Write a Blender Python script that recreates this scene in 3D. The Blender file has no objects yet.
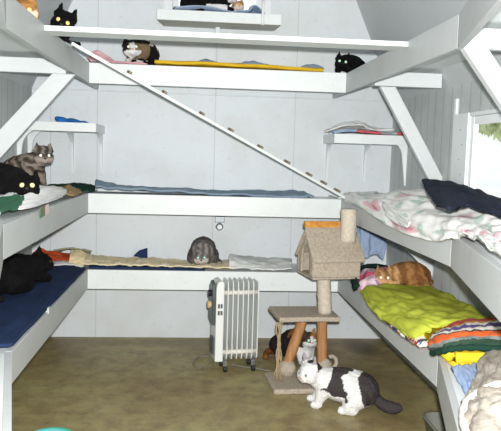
import bpy, bmesh, math, random
from mathutils import Vector, Matrix, noise, Euler
R_ = random.Random(7)
C = bpy.context.scene
COL = C.collection
pi = math.pi

# ------------------------------------------------------------------ camera
FPX, YAW, PITCH, ROLL, HC = 663.2932, 0.0867, -0.0906, 0.0295, 1.2756
Fw = Vector((math.sin(YAW)*math.cos(PITCH), math.cos(YAW)*math.cos(PITCH), math.sin(PITCH)))
Rt = Vector((math.cos(YAW), -math.sin(YAW), 0)); Up = Rt.cross(Fw)
c_, s_ = math.cos(ROLL), math.sin(ROLL)
Rt, Up = c_*Rt + s_*Up, c_*Up - s_*Rt
CAM = Vector((0, 0, HC))
def W(px, py, x=None, y=None, z=None):
    """the point of the room seen at a place of the photograph, on a wall, depth or height of the room"""
    d = Fw + Rt*((px-250.5)/FPX) - Up*((py-215.5)/FPX)
    t = (x/d.x) if x is not None else (y/d.y) if y is not None else ((z-HC)/d.z)
    return CAM + d*t
cd = bpy.data.cameras.new('camera'); co = bpy.data.objects.new('camera', cd); COL.objects.link(co)
cd.sensor_width = 36; cd.lens = FPX*36/501; cd.clip_start = .02
co.matrix_world = Matrix((( Rt.x, Up.x, -Fw.x, 0), (Rt.y, Up.y, -Fw.y, 0), (Rt.z, Up.z, -Fw.z, HC), (0, 0, 0, 1)))
C.camera = co

# ------------------------------------------------------------------ materials
def lin(c):
    if isinstance(c, str):
        c = [int(c[i:i+2], 16)/255 for i in (1, 3, 5)]
    return tuple((v/12.92 if v <= .04045 else ((v+.055)/1.055)**2.4) for v in c[:3]) + (1,)
class N:
    def __init__(s, name):
        s.m = bpy.data.materials.new(name); s.m.use_nodes = True
        s.t = s.m.node_tree; s.t.nodes.clear()
        s.o = s.n('ShaderNodeOutputMaterial'); s.b = s.n('ShaderNodeBsdfPrincipled')
        s.l(s.b.outputs[0], s.o.inputs[0])
    def n(s, k, **kw):
        x = s.t.nodes.new(k)
        for a, v in kw.items(): setattr(x, a, v)
        return x
    def l(s, a, b): s.t.links.new(a, b)
    def noise(s, vec, scale, detail=4, rough=.6):
        x = s.n('ShaderNodeTexNoise'); x.inputs['Scale'].default_value = scale
        x.inputs['Detail'].default_value = detail; x.inputs['Roughness'].default_value = rough
        s.l(vec, x.inputs['Vector']); return x.outputs['Fac']
    def ramp(s, fac, stops, interp='LINEAR'):
        r = s.n('ShaderNodeValToRGB'); r.color_ramp.interpolation = interp
        e = r.color_ramp.elements
        while len(e) < len(stops): e.new(.5)
        for i, (p, c) in enumerate(stops): e[i].position = p; e[i].color = lin(c) if not isinstance(c, (int, float)) else (c, c, c, 1)
        s.l(fac, r.inputs[0]); return r.outputs[0]
    def mix(s, fac, a, b, mode='MIX'):
        x = s.n('ShaderNodeMix', data_type='RGBA', blend_type=mode)
        for v, i in ((fac, 0), (a, 6), (b, 7)):
            if hasattr(v, 'is_linked'): s.l(v, x.inputs[i])
            elif i == 0: x.inputs[0].default_value = v
            else: x.inputs[i].default_value = lin(v)
        return x.outputs[2]
    def math(s, op, a, b=0.):
        x = s.n('ShaderNodeMath', operation=op)
        for v, i in ((a, 0), (b, 1)):
            if hasattr(v, 'is_linked'): s.l(v, x.inputs[i])
            else: x.inputs[i].default_value = v
        return x.outputs[0]
    def bump(s, h, strength=.3, dist=.005):
        x = s.n('ShaderNodeBump'); x.inputs['Strength'].default_value = strength; x.inputs['Distance'].default_value = dist
        s.l(h, x.inputs['Height']); s.l(x.outputs[0], s.b.inputs['Normal'])
    def color(s, c):
        if hasattr(c, 'is_linked'): s.l(c, s.b.inputs['Base Color'])
        else: s.b.inputs['Base Color'].default_value = lin(c)
    def set(s, **kw):
        for k, v in kw.items(): s.b.inputs[k.replace('_', ' ')].default_value = v
    def co(s, which='Object'): return s.n('ShaderNodeTexCoord').outputs[which]

def paint(name, base, dirt, amt=.5, rough=.5, seams=(), grooves=0, scale=3.):
    k = N(name); g = k.n('ShaderNodeNewGeometry').outputs['Position']
    n1 = k.noise(g, scale, 5, .65); n2 = k.noise(g, 60, 2)
    f = k.math('MULTIPLY', k.ramp(n1, [(.42, 0.), (.75, 1.)]), amt)
    c = k.mix(f, base, dirt)
    n4 = k.noise(g, 22, 4, .7); spk = k.math('MAXIMUM', k.ramp(n2, [(.70, 0.), (.76, 1.)]), k.math('MULTIPLY', k.ramp(n4, [(.60, 0.), (.72, 1.)]), .6))
    c = k.mix(k.math('MULTIPLY', spk, .35*amt+.05), c, '#8d8578')
    sep = k.n('ShaderNodeSeparateXYZ'); k.l(g, sep.inputs[0])
    for x in seams:
        d = k.math('ABSOLUTE', k.math('SUBTRACT', sep.outputs[0], x))
        c = k.mix(k.math('MULTIPLY', k.math('LESS_THAN', d, .003), .35), c, '#8f9598')
    h = n2
    if grooves:
        fr = k.math('PINGPONG', sep.outputs[1], grooves)
        gr = k.math('LESS_THAN', fr, .006)
        c = k.mix(k.math('MULTIPLY', gr, .35), c, '#6e7474')
        h = k.math('SUBTRACT', n2, k.math('MULTIPLY', gr, 2.))
    k.color(c); k.set(Roughness=rough); k.bump(h, .15, .003); return k.m
def cloth_mat(name, base, dark=None, scale=6, weave=260, rough=.95, bump=.35):
    k = N(name); v = k.co(); n1 = k.noise(v, scale, 5)
    dark = dark or base
    k.color(k.mix(k.ramp(n1, [(.35, 0.), (.7, 1.)]), base, dark))
    k.set(Roughness=rough); k.b.inputs['Specular IOR Level'].default_value = .12
    k.bump(k.noise(v, weave, 3), bump, .004); return k.m
def plain(name, c, rough=.5, metal=0, bump=0, scale=40, c2=None):
    k = N(name); v = k.co(); n = k.noise(v, scale, 3)
    k.color(k.mix(k.ramp(n, [(.35, 0.), (.7, 1.)]), c, c2 or c)); k.set(Roughness=rough, Metallic=metal)
    if bump: k.bump(n, bump, .004)
    return k.m

M = {}
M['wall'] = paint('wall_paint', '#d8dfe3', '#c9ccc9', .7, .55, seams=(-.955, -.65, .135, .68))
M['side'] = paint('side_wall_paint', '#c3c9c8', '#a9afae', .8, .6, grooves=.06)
M['ceil'] = paint('ceiling_paint', '#c3c8ca', '#b3b8ba', .4, .6)
M['lumber'] = paint('white_lumber_paint', '#e4eaea', '#d3d8d6', .45, .45, scale=4)
M['brace'] = paint('brace_paint', '#cdd3d4', '#c0c4c3', .5, .5, scale=4)  # lumber white darkened in the colour itself, against the close flash
M['lip'] = paint('shaded_lip_paint', '#bfc4c5', '#b2b5b4', .6, .5, scale=4)  # white side lips, their grazing-flash shade put into the base colour
M['white'] = plain('white_gloss', '#e8eced', .35)
M['frontwall'] = paint('low_bounce_brown', '#6b5a48', '#57493a', .6, .7)  # dark brown picked to cut light bounce from behind the camera

k = N('concrete_floor'); g = k.n('ShaderNodeNewGeometry').outputs['Position']
n1 = k.noise(g, 1.6, 6, .65); n2 = k.noise(g, 9, 6, .7); n3 = k.noise(g, 55, 3)
c = k.ramp(n1, [(.34, '#8b7750'), (.5, '#a09365'), (.66, '#a9a172')])
c = k.mix(k.ramp(n2, [(.42, 0.), (.68, .75)]), c, '#6d5c3f')
c = k.mix(k.ramp(n3, [(.55, 0.), (.75, .45)]), c, '#bdb48e')
sep = k.n('ShaderNodeSeparateXYZ'); k.l(g, sep.inputs[0])
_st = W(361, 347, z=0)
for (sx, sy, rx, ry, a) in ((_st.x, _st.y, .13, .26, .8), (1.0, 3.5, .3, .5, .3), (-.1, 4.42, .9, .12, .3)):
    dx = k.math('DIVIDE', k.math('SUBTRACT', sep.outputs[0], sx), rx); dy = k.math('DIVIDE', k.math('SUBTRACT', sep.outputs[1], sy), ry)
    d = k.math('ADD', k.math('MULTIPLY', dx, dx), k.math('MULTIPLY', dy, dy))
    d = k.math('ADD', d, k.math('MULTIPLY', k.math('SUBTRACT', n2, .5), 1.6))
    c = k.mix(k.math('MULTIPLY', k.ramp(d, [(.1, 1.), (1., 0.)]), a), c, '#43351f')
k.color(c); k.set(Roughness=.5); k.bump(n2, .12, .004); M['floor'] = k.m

def floral():
    k = N('floral_sheet'); v = k.co('UV')
    mp = k.n('ShaderNodeMapping'); mp.inputs['Scale'].default_value = (1, .6, 1); k.l(v, mp.inputs[0])
    nz = k.n('ShaderNodeTexNoise'); nz.inputs['Scale'].default_value = 14; k.l(mp.outputs[0], nz.inputs['Vector'])
    add = k.n('ShaderNodeVectorMath', operation='MULTIPLY_ADD'); k.l(nz.outputs['Color'], add.inputs[0]); add.inputs[1].default_value = (.1, .1, 0); k.l(mp.outputs[0], add.inputs[2])
    c = None; base = '#e9e9e6'
    for sc, th, col in ((11, .13, '#a9c6b8'), (12.7, .12, '#b3cdc0'), (7.5, .15, '#dfaab4'), (7.5, .075, '#c47488'), (15, .07, '#b3bec9')):
        vo = k.n('ShaderNodeTexVoronoi'); vo.inputs['Scale'].default_value = sc; k.l(add.outputs[0], vo.inputs['Vector'])
        f = k.ramp(vo.outputs['Distance'], [(th*1.6, .8), (th*2.0, 0.)])
        c = k.mix(f, c if c is not None else base, col)
    k.color(c); k.set(Roughness=.9); k.bump(k.noise(k.co(), 200, 2), .2, .003); return k.m
M['floral'] = floral()
def crochet(name, cols, scale=22):
    k = N(name); v = k.co('UV'); vo = k.n('ShaderNodeTexVoronoi'); vo.inputs['Scale'].default_value = scale; k.l(v, vo.inputs['Vector'])
    sp = k.n('ShaderNodeSeparateColor'); k.l(vo.outputs['Color'], sp.inputs[0])
    k.color(k.ramp(sp.outputs[0], [(i/len(cols), c) for i, c in enumerate(cols)], 'CONSTANT'))
    k.set(Roughness=.95); k.bump(vo.outputs['Distance'], .5, .008); return k.m
M['multi'] = crochet('multicolour_crochet', ['#f1eee6', '#c2383a', '#3a2b4f', '#e9e4da', '#4d77b0', '#d8a24a', '#efe9df', '#7d2034', '#2f5b4d'])
M['pinkprint'] = crochet('pink_print_fleece', ['#e9c3d3', '#a58a94', '#d9a2bd', '#b94a68', '#8e8288', '#e6c9d6', '#c9b2bb'], 9)
M['purple'] = crochet('purple_print', ['#b9a6d6', '#6b3f8f', '#d9c9e6', '#8b3b6b', '#e0d6ea'], 12)
def afghan():
    k = N('afghan_stripes'); v = k.co('UV'); sep = k.n('ShaderNodeSeparateXYZ'); k.l(v, sep.inputs[0])
    z = k.math('PINGPONG', k.math('MULTIPLY', sep.outputs[0], 9), .5)
    nn = k.math('MULTIPLY', k.math('SUBTRACT', k.noise(v, 18, 3), .5), .14)
    f = k.math('ADD', k.math('ADD', sep.outputs[1], nn), k.math('MULTIPLY', z, .05))
    k.color(k.ramp(f, [(0., '#24402f'), (.13, '#2c4a38'), (.24, '#7c8583'), (.33, '#e2652b'), (.56, '#2c2430'), (.61, '#efe8dc'), (.70, '#5b4a8c'), (.78, '#e9e2d4'), (.85, '#c9822e'), (.9, '#b43a3c')], 'CONSTANT'))
    k.set(Roughness=.95); k.bump(k.noise(v, 90, 3), .7, .01); return k.m
M['afghan'] = afghan()
def greenwhite():
    k = N('green_white_cloth'); v = k.co('UV'); sep = k.n('ShaderNodeSeparateXYZ'); k.l(v, sep.inputs[0])
    k.color(k.ramp(k.math('ADD', sep.outputs[0], k.math('MULTIPLY', sep.outputs[1], .0)), [(0., '#f0f2f0'), (.22, '#2f6a4d'), (.50, '#f2f3f2')], 'CONSTANT'))
    k.set(Roughness=.9); k.bump(k.noise(v, 120, 3), .3, .004); return k.m
M['greenwhite'] = greenwhite()
def redstripe():
    k = N('red_blue_stripe'); v = k.co('UV'); sep = k.n('ShaderNodeSeparateXYZ'); k.l(v, sep.inputs[0])
    k.color(k.ramp(sep.outputs[0], [(0., '#93aeca'), (.33, '#d0606a'), (.62, '#a9b3ba'), (.8, '#cf4f58')], 'CONSTANT'))
    k.set(Roughness=.9); return k.m
M['redstripe'] = redstripe()
def beigeprint():
    k = N('beige_print'); v = k.co('UV'); mp = k.n('ShaderNodeMapping'); mp.inputs['Scale'].default_value = (26, 2.2, 1); k.l(v, mp.inputs[0])
    n = k.noise(mp.outputs[0], 1.3, 4, .6)
    k.color(k.ramp(n, [(.3, '#bdb092'), (.45, '#e6dcc6'), (.55, '#ead9a8'), (.7, '#cfc6b2')]))
    k.set(Roughness=.95); k.bump(n, .3, .006); return k.m
M['beigeprint'] = beigeprint()
for nm, a, b in (('navy', '#2a3a5c', '#20304d'), ('bluegrey', '#8fa2b3', '#77899b'), ('denim', '#a6b8d0', '#8fa3c0'), ('skyblue', '#a9bfdf', '#93abd2'),
                 ('royal', '#2f78c4', '#2a62a8'), ('lime', '#b2ba45', '#a3ab3a'), ('yellow', '#e0b92f', '#cfa72a'), ('cushion', '#e2c330', '#d2b02c'),
                 ('pink', '#e6b9bd', '#d9a5ab'), ('rose', '#b56c7c', '#a85f70'), ('whitecloth', '#e6e8e6', '#d3d6d3'), ('cream', '#e6d9b2', '#d8c79a'),
                 ('rust', '#c9562f', '#b3482a'), ('tan', '#b09670', '#9a805b'), ('charcoal', '#262d3c', '#1c212d'), ('darkgreen', '#1f3d32', '#18322a'),
                 ('olive', '#a9a88c', '#97967c')):
    M[nm] = cloth_mat(nm+'_cloth', a, b)
M['fleece'] = cloth_mat('beige_fleece', '#bdb6ab', '#a59d91', 8, 120, .95, .9)
M['fleecewhite'] = cloth_mat('white_fleece', '#dedad3', '#ccc7be', 8, 120, .95, .9)
M['carpet'] = cloth_mat('beige_carpet', '#bdb2a2', '#a09484', 70, 150, 1., 1.)
M['carpetpost'] = cloth_mat('cream_carpet', '#d3cabb', '#bdb2a1', 70, 150, 1., 1.)
def wood(name, a, b, sc=(12, 12, 1.5)):
    k = N(name); v = k.co(); mp = k.n('ShaderNodeMapping'); mp.inputs['Scale'].default_value = sc; k.l(v, mp.inputs[0])
    n = k.noise(mp.outputs[0], 3, 5); k.color(k.ramp(n, [(.3, b), (.65, a)])); k.set(Roughness=.7); k.bump(n, .3, .004); return k.m
M['log'] = wood('bare_log', '#bb8b5b', '#9a6c42')
M['osb'] = wood('orange_board', '#d49a3e', '#a8662a', (18, 18, 18))
M['cleat'] = wood('cleat_wood', '#9c8f7c', '#6b5d4c')
M['sisal'] = wood('sisal', '#b5a383', '#8f7c5c', (60, 60, 60))
M['black'] = plain('black_rubber', '#1c1d1f', .5)
M['darkplastic'] = plain('dark_grey_plastic', '#4c5656', .4)
M['knob'] = plain('cream_knob', '#d9b98a', .4)
M['enamel'] = plain('white_enamel', '#e6eae8', .3)
M['ember'] = plain('scorched_enamel', '#d6cdc0', .5, c2='#e4e3de')
M['chrome'] = plain('chrome', '#b9bec2', .25, .9)
M['greyplate'] = plain('grey_metal_plate', '#8b9297', .4, .5)
M['teal'] = plain('teal_plastic', '#4fb0a4', .3)
M['water'] = plain('pale_teal', '#a9dcd6', .2)
M['pan'] = plain('grey_plastic', '#7d7f77', .5)
M['leaf'] = plain('leaf_green', '#a3b574', .7, c2='#c3cb98')
M['bark'] = plain('bark', '#6a5a48', .9)
M['tag'] = None
k = N('window_glass'); tr = k.n('ShaderNodeBsdfTransparent'); gl = k.n('ShaderNodeBsdfGlossy'); gl.inputs['Roughness'].default_value = .02
mx = k.n('ShaderNodeMixShader'); mx.inputs[0].default_value = .06; k.l(tr.outputs[0], mx.inputs[1]); k.l(gl.outputs[0], mx.inputs[2]); k.l(mx.outputs[0], k.o.inputs[0]); M['glass'] = k.m
k = N('tag_print'); v = k.co('UV'); sep = k.n('ShaderNodeSeparateXYZ'); k.l(v, sep.inputs[0])
k.color(k.ramp(sep.outputs[0], [(0., '#3d7a52'), (.28, '#8a5a45'), (.55, '#e3cfca')], 'CONSTANT')); M['tag'] = k.m

# ------------------------------------------------------------------ mesh helpers
def box(bm, lo, hi, mtx=None):
    x0, y0, z0 = lo; x1, y1, z1 = hi
    vs = [bm.verts.new(p) for p in ((x0,y0,z0),(x1,y0,z0),(x1,y1,z0),(x0,y1,z0),(x0,y0,z1),(x1,y0,z1),(x1,y1,z1),(x0,y1,z1))]
    for f in ((0,3,2,1),(4,5,6,7),(0,1,5,4),(1,2,6,5),(2,3,7,6),(3,0,4,7)): bm.faces.new([vs[i] for i in f])
    if mtx is not None: bmesh.ops.transform(bm, matrix=mtx, verts=vs)
    return vs
def prism(bm, poly, axis, a, b):
    """extrude a polygon given in the two other axes along an axis from a to b"""
    def P(u, v, w): return {'x': (w, u, v), 'y': (u, w, v), 'z': (u, v, w)}[axis]
    A = [bm.verts.new(P(u, v, a)) for u, v in poly]; B = [bm.verts.new(P(u, v, b)) for u, v in poly]
    n = len(poly)
    bm.faces.new(A[::-1]); bm.faces.new(B)
    for i in range(n): bm.faces.new((A[i], A[(i+1) % n], B[(i+1) % n], B[i]))
    bmesh.ops.recalc_face_normals(bm, faces=bm.faces)
def tube(bm, pts, r, seg=10, cap=True):
    pts = [Vector(p) for p in pts]; rings = []
    rr = r if isinstance(r, (list, tuple)) else [r]*len(pts)
    up = Vector((0, 0, 1))
    prev = None
    for i, p in enumerate(pts):
        t = (pts[min(i+1, len(pts)-1)] - pts[max(i-1, 0)]).normalized()
        a = prev if prev is not None else (up if abs(t.z) < .9 else Vector((1, 0, 0)))
        s = t.cross(a).normalized(); a = s.cross(t).normalized(); prev = a
        rings.append([bm.verts.new(p + (s*math.cos(2*pi*k/seg) + a*math.sin(2*pi*k/seg))*rr[i]) for k in range(seg)])
    for A, B in zip(rings, rings[1:]):
        for k in range(seg): bm.faces.new((A[k], A[(k+1) % seg], B[(k+1) % seg], B[k]))
    if cap: bm.faces.new(rings[0][::-1]); bm.faces.new(rings[-1])
def crom(P, t):
    n = len(P)-1; x = min(max(t, 0), 1)*n; i = min(int(x), n-1); u = x-i
    p0, p1, p2, p3 = P[max(i-1, 0)], P[i], P[i+1], P[min(i+2, n)]
    return .5*((2*p1) + (p2-p0)*u + (2*p0-5*p1+4*p2-p3)*u*u + (3*p1-p0-3*p2+p3)*u**3)
def setp(o, label=None, cat=None, group=None, kind=None):
    for k_, v in (('label', label), ('category', cat), ('group', group), ('kind', kind)):
        if v: o[k_] = v
    return o
def wpos(o):
    p = Vector(o.location)
    if o.parent: p = p + wpos(o.parent)
    return p
def obj(name, bm, mat, parent=None, smooth=False, bevel=0, label=None):
    me = bpy.data.meshes.new(name)
    bmesh.ops.recalc_face_normals(bm, faces=bm.faces)
    xs = [v.co.copy() for v in bm.verts]
    lo = [min(v[i] for v in xs) for i in range(3)]; hi = [max(v[i] for v in xs) for i in range(3)]
    o_ = Vector(((lo[0]+hi[0])/2, (lo[1]+hi[1])/2, lo[2]))
    bmesh.ops.translate(bm, vec=-o_, verts=bm.verts)
    bm.to_mesh(me); bm.free()
    if smooth: me.polygons.foreach_set('use_smooth', [True]*len(me.polygons))
    o = bpy.data.objects.new(name, me); COL.objects.link(o)
    if mat: me.materials.append(M[mat] if isinstance(mat, str) else mat)
    o.location = o_
    if parent: o.parent = parent; o.location = o_ - wpos(parent)
    if bevel:
        b = o.modifiers.new('bevel', 'BEVEL'); b.width = bevel; b.segments = 2; b.limit_method = 'ANGLE'
    if label: o['label'] = label
    return o
def empty(name, loc, label=None, cat=None, group=None):
    o = bpy.data.objects.new(name, None); COL.objects.link(o); o.location = loc; o.empty_display_size = .05
    return setp(o, label, cat, group)
def B(name, lo, hi, mat, parent=None, bevel=.003, mtx=None):
    bm = bmesh.new(); box(bm, lo, hi, mtx); return obj(name, bm, mat, parent, bevel=bevel)
def PR(name, poly, axis, a, b, mat, parent=None, bevel=.003):
    bm = bmesh.new(); prism(bm, poly, axis, a, b); return obj(name, bm, mat, parent, bevel=bevel)

def cloth(name, rows, mat, parent=None, thick=.008, amp=.012, freq=(3, 6), seed=0, n=(44, 44), vert=False, fuzz=0., top=None):
    """rows of control points -> a folded cloth, a grid with thickness; folds push it along its own normal"""
    rows = [[Vector(p) for p in r] for r in rows]
    nu, nv = n; bm = bmesh.new(); uvl = bm.loops.layers.uv.new('UVMap'); g = []; par = {}
    def pt(u, v): return crom([crom(r, u) for r in rows], v)
    for j in range(nv+1):
        line = []
        for i in range(nu+1):
            u, v = i/nu, j/nv; e = .004
            p = pt(u, v); du = pt(min(u+e, 1), v) - pt(max(u-e, 0), v); dv = pt(u, min(v+e, 1)) - pt(u, max(v-e, 0))
            nn = du.cross(dv)
            nn = nn.normalized() if nn.length > 1e-12 else Vector((0, 0, 1))
            if not vert and nn.z < 0: nn = -nn
            q = Vector((u*freq[0]+seed*7.3, v*freq[1]+seed*3.1, seed*1.7))
            h = noise.noise(q) + .5*noise.noise(q*2.3) + .25*noise.noise(q*4.9)
            h = (abs(h)*1.5 if not vert else h*1.2)
            p = p + nn*amp*h
            if fuzz: p = p + nn*fuzz*noise.noise(Vector((u*60, v*60, seed)))
            vtx = bm.verts.new(p); par[vtx] = (u, v); line.append(vtx)
        g.append(line)
    for j in range(nv):
        for i in range(nu):
            f = bm.faces.new((g[j][i], g[j][i+1], g[j+1][i+1], g[j+1][i]))
            for lp in f.loops: lp[uvl].uv = par[lp.vert]
    o = obj(name, bm, mat, parent, smooth=True)
    s = o.modifiers.new('thickness', 'SOLIDIFY'); s.thickness = thick; s.offset = 0
    return o
def lump(name, blobs, mat, parent=None, voxel=.008, amp=0., seed=0, smooth=6):
    """a soft solid grown from overlapping balls (x, y, z, rx, ry, rz)"""
    bm = bmesh.new()
    for b in blobs:
        r = b[3:] if len(b) == 6 else (b[3],)*3
        bmesh.ops.create_icosphere(bm, subdivisions=3, radius=1, matrix=Matrix.Translation(b[:3]) @ Matrix.Diagonal((*r, 1)))
    bm2 = fuse(bm, voxel, smooth)
    if amp:
        bm2.normal_update()
        for v in bm2.verts: v.co += v.normal*amp*noise.noise(v.co*22+Vector((seed, 0, 0)))
    return obj(name, bm2, mat, parent, smooth=True)
def fuse(bm, voxel, smooth=3):
    me = bpy.data.meshes.new('t'); bm.to_mesh(me); bm.free()
    t = bpy.data.objects.new('t', me); COL.objects.link(t)
    m = t.modifiers.new('r', 'REMESH'); m.mode = 'VOXEL'; m.voxel_size = voxel
    if smooth:
        m2 = t.modifiers.new('s', 'SMOOTH'); m2.factor = .5; m2.iterations = smooth
    dg = bpy.context.evaluated_depsgraph_get(); ev = t.evaluated_get(dg); me2 = bpy.data.meshes.new_from_object(ev)
    bpy.data.objects.remove(t); bpy.data.meshes.remove(me)
    out = bmesh.new(); out.from_mesh(me2); bpy.data.meshes.remove(me2); return out

# ------------------------------------------------------------------ the room
XL, XR, D, Y0 = -1.0764, 1.3636, 4.5378, -.7
xl, xr, dl = -.6431, .9321, 4.1188
ZL, ZM, ZU, H = .5427, 1.0149, 1.8010, .1212
ZE, ZT, TL, TR = 1.672, 2.72, -.605, .905
T = .1
def S(o): o['kind'] = 'structure'; return o
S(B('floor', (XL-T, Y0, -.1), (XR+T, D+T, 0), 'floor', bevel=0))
wx0, wx1, wz0 = -.165, .435, 2.16     # the high back window
bm = bmesh.new()
prism(bm, [(XL-T, 0), (XR+T, 0), (XR+T, ZE), (XR, ZE), (TR + (XR-TR)*(ZT-wz0)/(ZT-ZE), wz0), (TL + (XL-TL)*(ZT-wz0)/(ZT-ZE), wz0), (XL, ZE), (XL-T, ZE)], 'y', D, D+T)
prism(bm, [(TL + (XL-TL)*(ZT-wz0)/(ZT-ZE), wz0), (wx0, wz0), (wx0, ZT), (TL, ZT)], 'y', D, D+T)
prism(bm, [(wx1, wz0), (TR + (XR-TR)*(ZT-wz0)/(ZT-ZE), wz0), (TR, ZT), (wx1, ZT)], 'y', D, D+T)
S(obj('wall_back', bm, 'wall'))
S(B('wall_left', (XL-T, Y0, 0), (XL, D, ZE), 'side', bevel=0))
TW = .025
ry0, ry1, rz0, rz1 = 2.42, 3.2, .98, 1.497    # right window opening
bm = bmesh.new()
box(bm, (XR, Y0, 0), (XR+TW, D, rz0)); box(bm, (XR, Y0, rz1), (XR+TW, D, ZE)); box(bm, (XR, ry1, rz0), (XR+TW, D, rz1)); box(bm, (XR, Y0, rz0), (XR+TW, ry0, rz1))
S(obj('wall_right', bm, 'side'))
bm = bmesh.new()
prism(bm, [(XL-T, ZE), (XL, ZE), (TL, ZT), (TL-.09, ZT+.05)], 'y', Y0, D+T)
prism(bm, [(XR+T, ZE), (XR, ZE), (TR, ZT), (TR+.09, ZT+.05)], 'y', Y0, D+T)
box(bm, (TL-.09, Y0, ZT), (TR+.09, D+T, ZT+.08))
S(obj('ceiling', bm, 'ceil'))
S(PR('wall_front_added', [(XL-T, 0), (XR+T, 0), (XR+T, ZE), (XR, ZE), (TR, ZT), (TL, ZT), (XL, ZE), (XL-T, ZE)], 'y', Y0-T, Y0, 'frontwall', bevel=0))  # unseen wall added behind the camera to keep ambient light out
d1 = S(B('door_added_1', (-.35, Y0+.001, .005), (.55, Y0+.04, 1.98), 'frontwall'))  # closed door added in that unseen wall, same low-bounce brown
bm = bmesh.new(); tube(bm, [(.47, Y0+.04, .95), (.47, Y0+.09, .95)], .012); bmesh.ops.create_icosphere(bm, subdivisions=3, radius=.03, matrix=Matrix.Translation((.47, Y0+.11, .95))); obj('door_knob', bm, 'chrome', d1, True)
S(B('trim_1', (XL+.002, D-.012, ZE-.004), (XR-.002, D, ZE+.004), 'wall', bevel=.002))
S(B('trim_2', (.128, D-.010, ZE+.01), (.142, D, 2.09), 'wall', bevel=.002))
S(B('trim_3', (XR-.014, 3.385, .99), (XR, 3.412, 1.60), 'lumber', bevel=.002))

# right window
bm = bmesh.new(); f0 = .04
for lo, hi in (((ry0, rz0), (ry0+f0, rz1)), ((ry1-f0, rz0), (ry1, rz1)), ((ry0+f0, rz0), (ry1-f0, rz0+f0)), ((ry0+f0, rz1-f0), (ry1-f0, rz1))):
    box(bm, (XR-.008, lo[0], lo[1]), (XR+.018, hi[0], hi[1]))
w1 = S(obj('window_1', bm, 'white', bevel=.004))
B('glass_pane', (XR+.003, ry0+f0, rz0+f0), (XR+.007, ry1-f0, rz1-f0), 'glass', w1, 0)
bm = bmesh.new()
box(bm, (XR-.022, ry1+.002, rz0-.08), (XR, ry1+.18, rz1+.02)); box(bm, (XR-.022, ry0-.1, rz0-.08), (XR, ry0, rz1+.02))
box(bm, (XR-.018, ry0, rz1+.001), (XR, ry1, rz1+.02))
obj('window_casing', bm, 'lumber', w1, bevel=.003)
bm = bmesh.new()
for i in range(6): bmesh.ops.create_icosphere(bm, subdivisions=1, radius=.004, matrix=Matrix.Translation((XR-.022, ry1+.06+.03*(i % 2), 1.06+.075*i)))
obj('nail', bm, 'greyplate', w1)['kind'] = 'stuff'
# high back window
bm = bmesh.new()
box(bm, (wx0-.06, D-.02, wz0-.05), (wx0, D, ZT-.03)); box(bm, (wx1, D-.02, wz0-.05), (wx1+.055, D, ZT-.03))
box(bm, (wx0, D-.02, wz0-.05), (wx1, D, wz0)); box(bm, (wx0, D+.03, wz0), (wx0+.035, D+.08, ZT)); box(bm, (wx1-.035, D+.03, wz0), (wx1, D+.08, ZT)); box(bm, (wx0+.035, D+.03, wz0), (wx1-.035, D+.08, wz0+.035))
w2 = S(obj('window_2', bm, 'white', bevel=.003))
B('glass_pane', (wx0+.035, D+.05, wz0+.035), (wx1-.035, D+.055, ZT), 'glass', w2, 0)
# ---- the foliage outside the right window
tr = empty('tree', (3.6, 6.9, 0), 'pale green tree leaning over the view outside the right window', 'tree')
bm = bmesh.new(); rr = random.Random(3)
a0 = W(474, 121, x=3.4); a1 = W(501, 131, x=3.4)
for i in range(3600):
    u = rr.uniform(-.6, 1.5); p = a0.lerp(a1, u); zz = min(rr.random()**1.5*.9, .9)
    p = Vector((p.x + rr.uniform(-.25, .3), p.y, p.z + .0 + zz + .03*math.sin(u*7)))
    m_ = Matrix.Translation(p) @ Euler((rr.uniform(0, 6), rr.uniform(0, 6), rr.uniform(0, 6))).to_matrix().to_4x4()
    L = rr.uniform(.07, .11)
    vs = [bm.verts.new(m_ @ Vector(q)) for q in ((-L, 0, 0), (-.2*L, -.4*L, .1*L), (L, 0, 0), (-.2*L, .4*L, .1*L))]; bm.faces.new(vs)
obj('foliage', bm, 'leaf', tr)
bm = bmesh.new(); tube(bm, [(3.6, 6.9, 0), (3.62, 6.95, .9), (3.58, 6.9, 1.6), (3.5, 6.8, 2.2)], [.12, .1, .08, .05]); obj('trunk', bm, 'bark', tr, True)

# ------------------------------------------------------------------ shelves
def tier_side(side, z, dn, ang, label, length=.95, h=H):
    sgn = -1 if side == 'left' else 1
    xi = xl if side == 'left' else xr; xw = XL if side == 'left' else XR
    t = .025
    r = empty('wall_shelf', ((xi+xw)/2, (dn+D)/2, z-h), label, 'shelf', 'built-in cat shelves')
    xo = xi + sgn*t      # lip outer face (towards the wall)
    ex, ey = xi - sgn*math.sin(ang)*length, dn - math.cos(ang)*length
    nx, ny = sgn*math.cos(ang)*t, -math.sin(ang)*t
    PR('shelf_board', [(xw, D), (xo, D), (xo, dn), (ex+nx, ey+ny), (xw, ey)], 'z', z-.03, z-.010, 'lumber', r, 0)
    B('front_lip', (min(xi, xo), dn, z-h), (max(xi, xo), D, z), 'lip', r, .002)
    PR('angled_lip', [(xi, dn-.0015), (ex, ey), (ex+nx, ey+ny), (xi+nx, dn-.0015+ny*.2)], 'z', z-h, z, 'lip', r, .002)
    return r
def tier_back(z, label, h=H):
    r = empty('wall_shelf', ((xl+xr)/2, (dl+D)/2, z-h), label, 'shelf', 'built-in cat shelves')
    B('shelf_board', (xl+.001, dl+.025, z-.03), (xr-.001, D, z-.010), 'lumber', r, 0)
    B('front_lip', (xl+.001, dl, z-h), (xr-.001, dl+.025, z), 'lumber', r, .002)
    return r
UL = tier_side('left', ZU, 2.36, R_.uniform(.25, .25), 'highest shelf along the left wall, white board lip at the top left')
ML = tier_side('left', ZM, 2.31, .245, 'middle shelf along the left wall, with white and green cloth over its lip')
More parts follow.
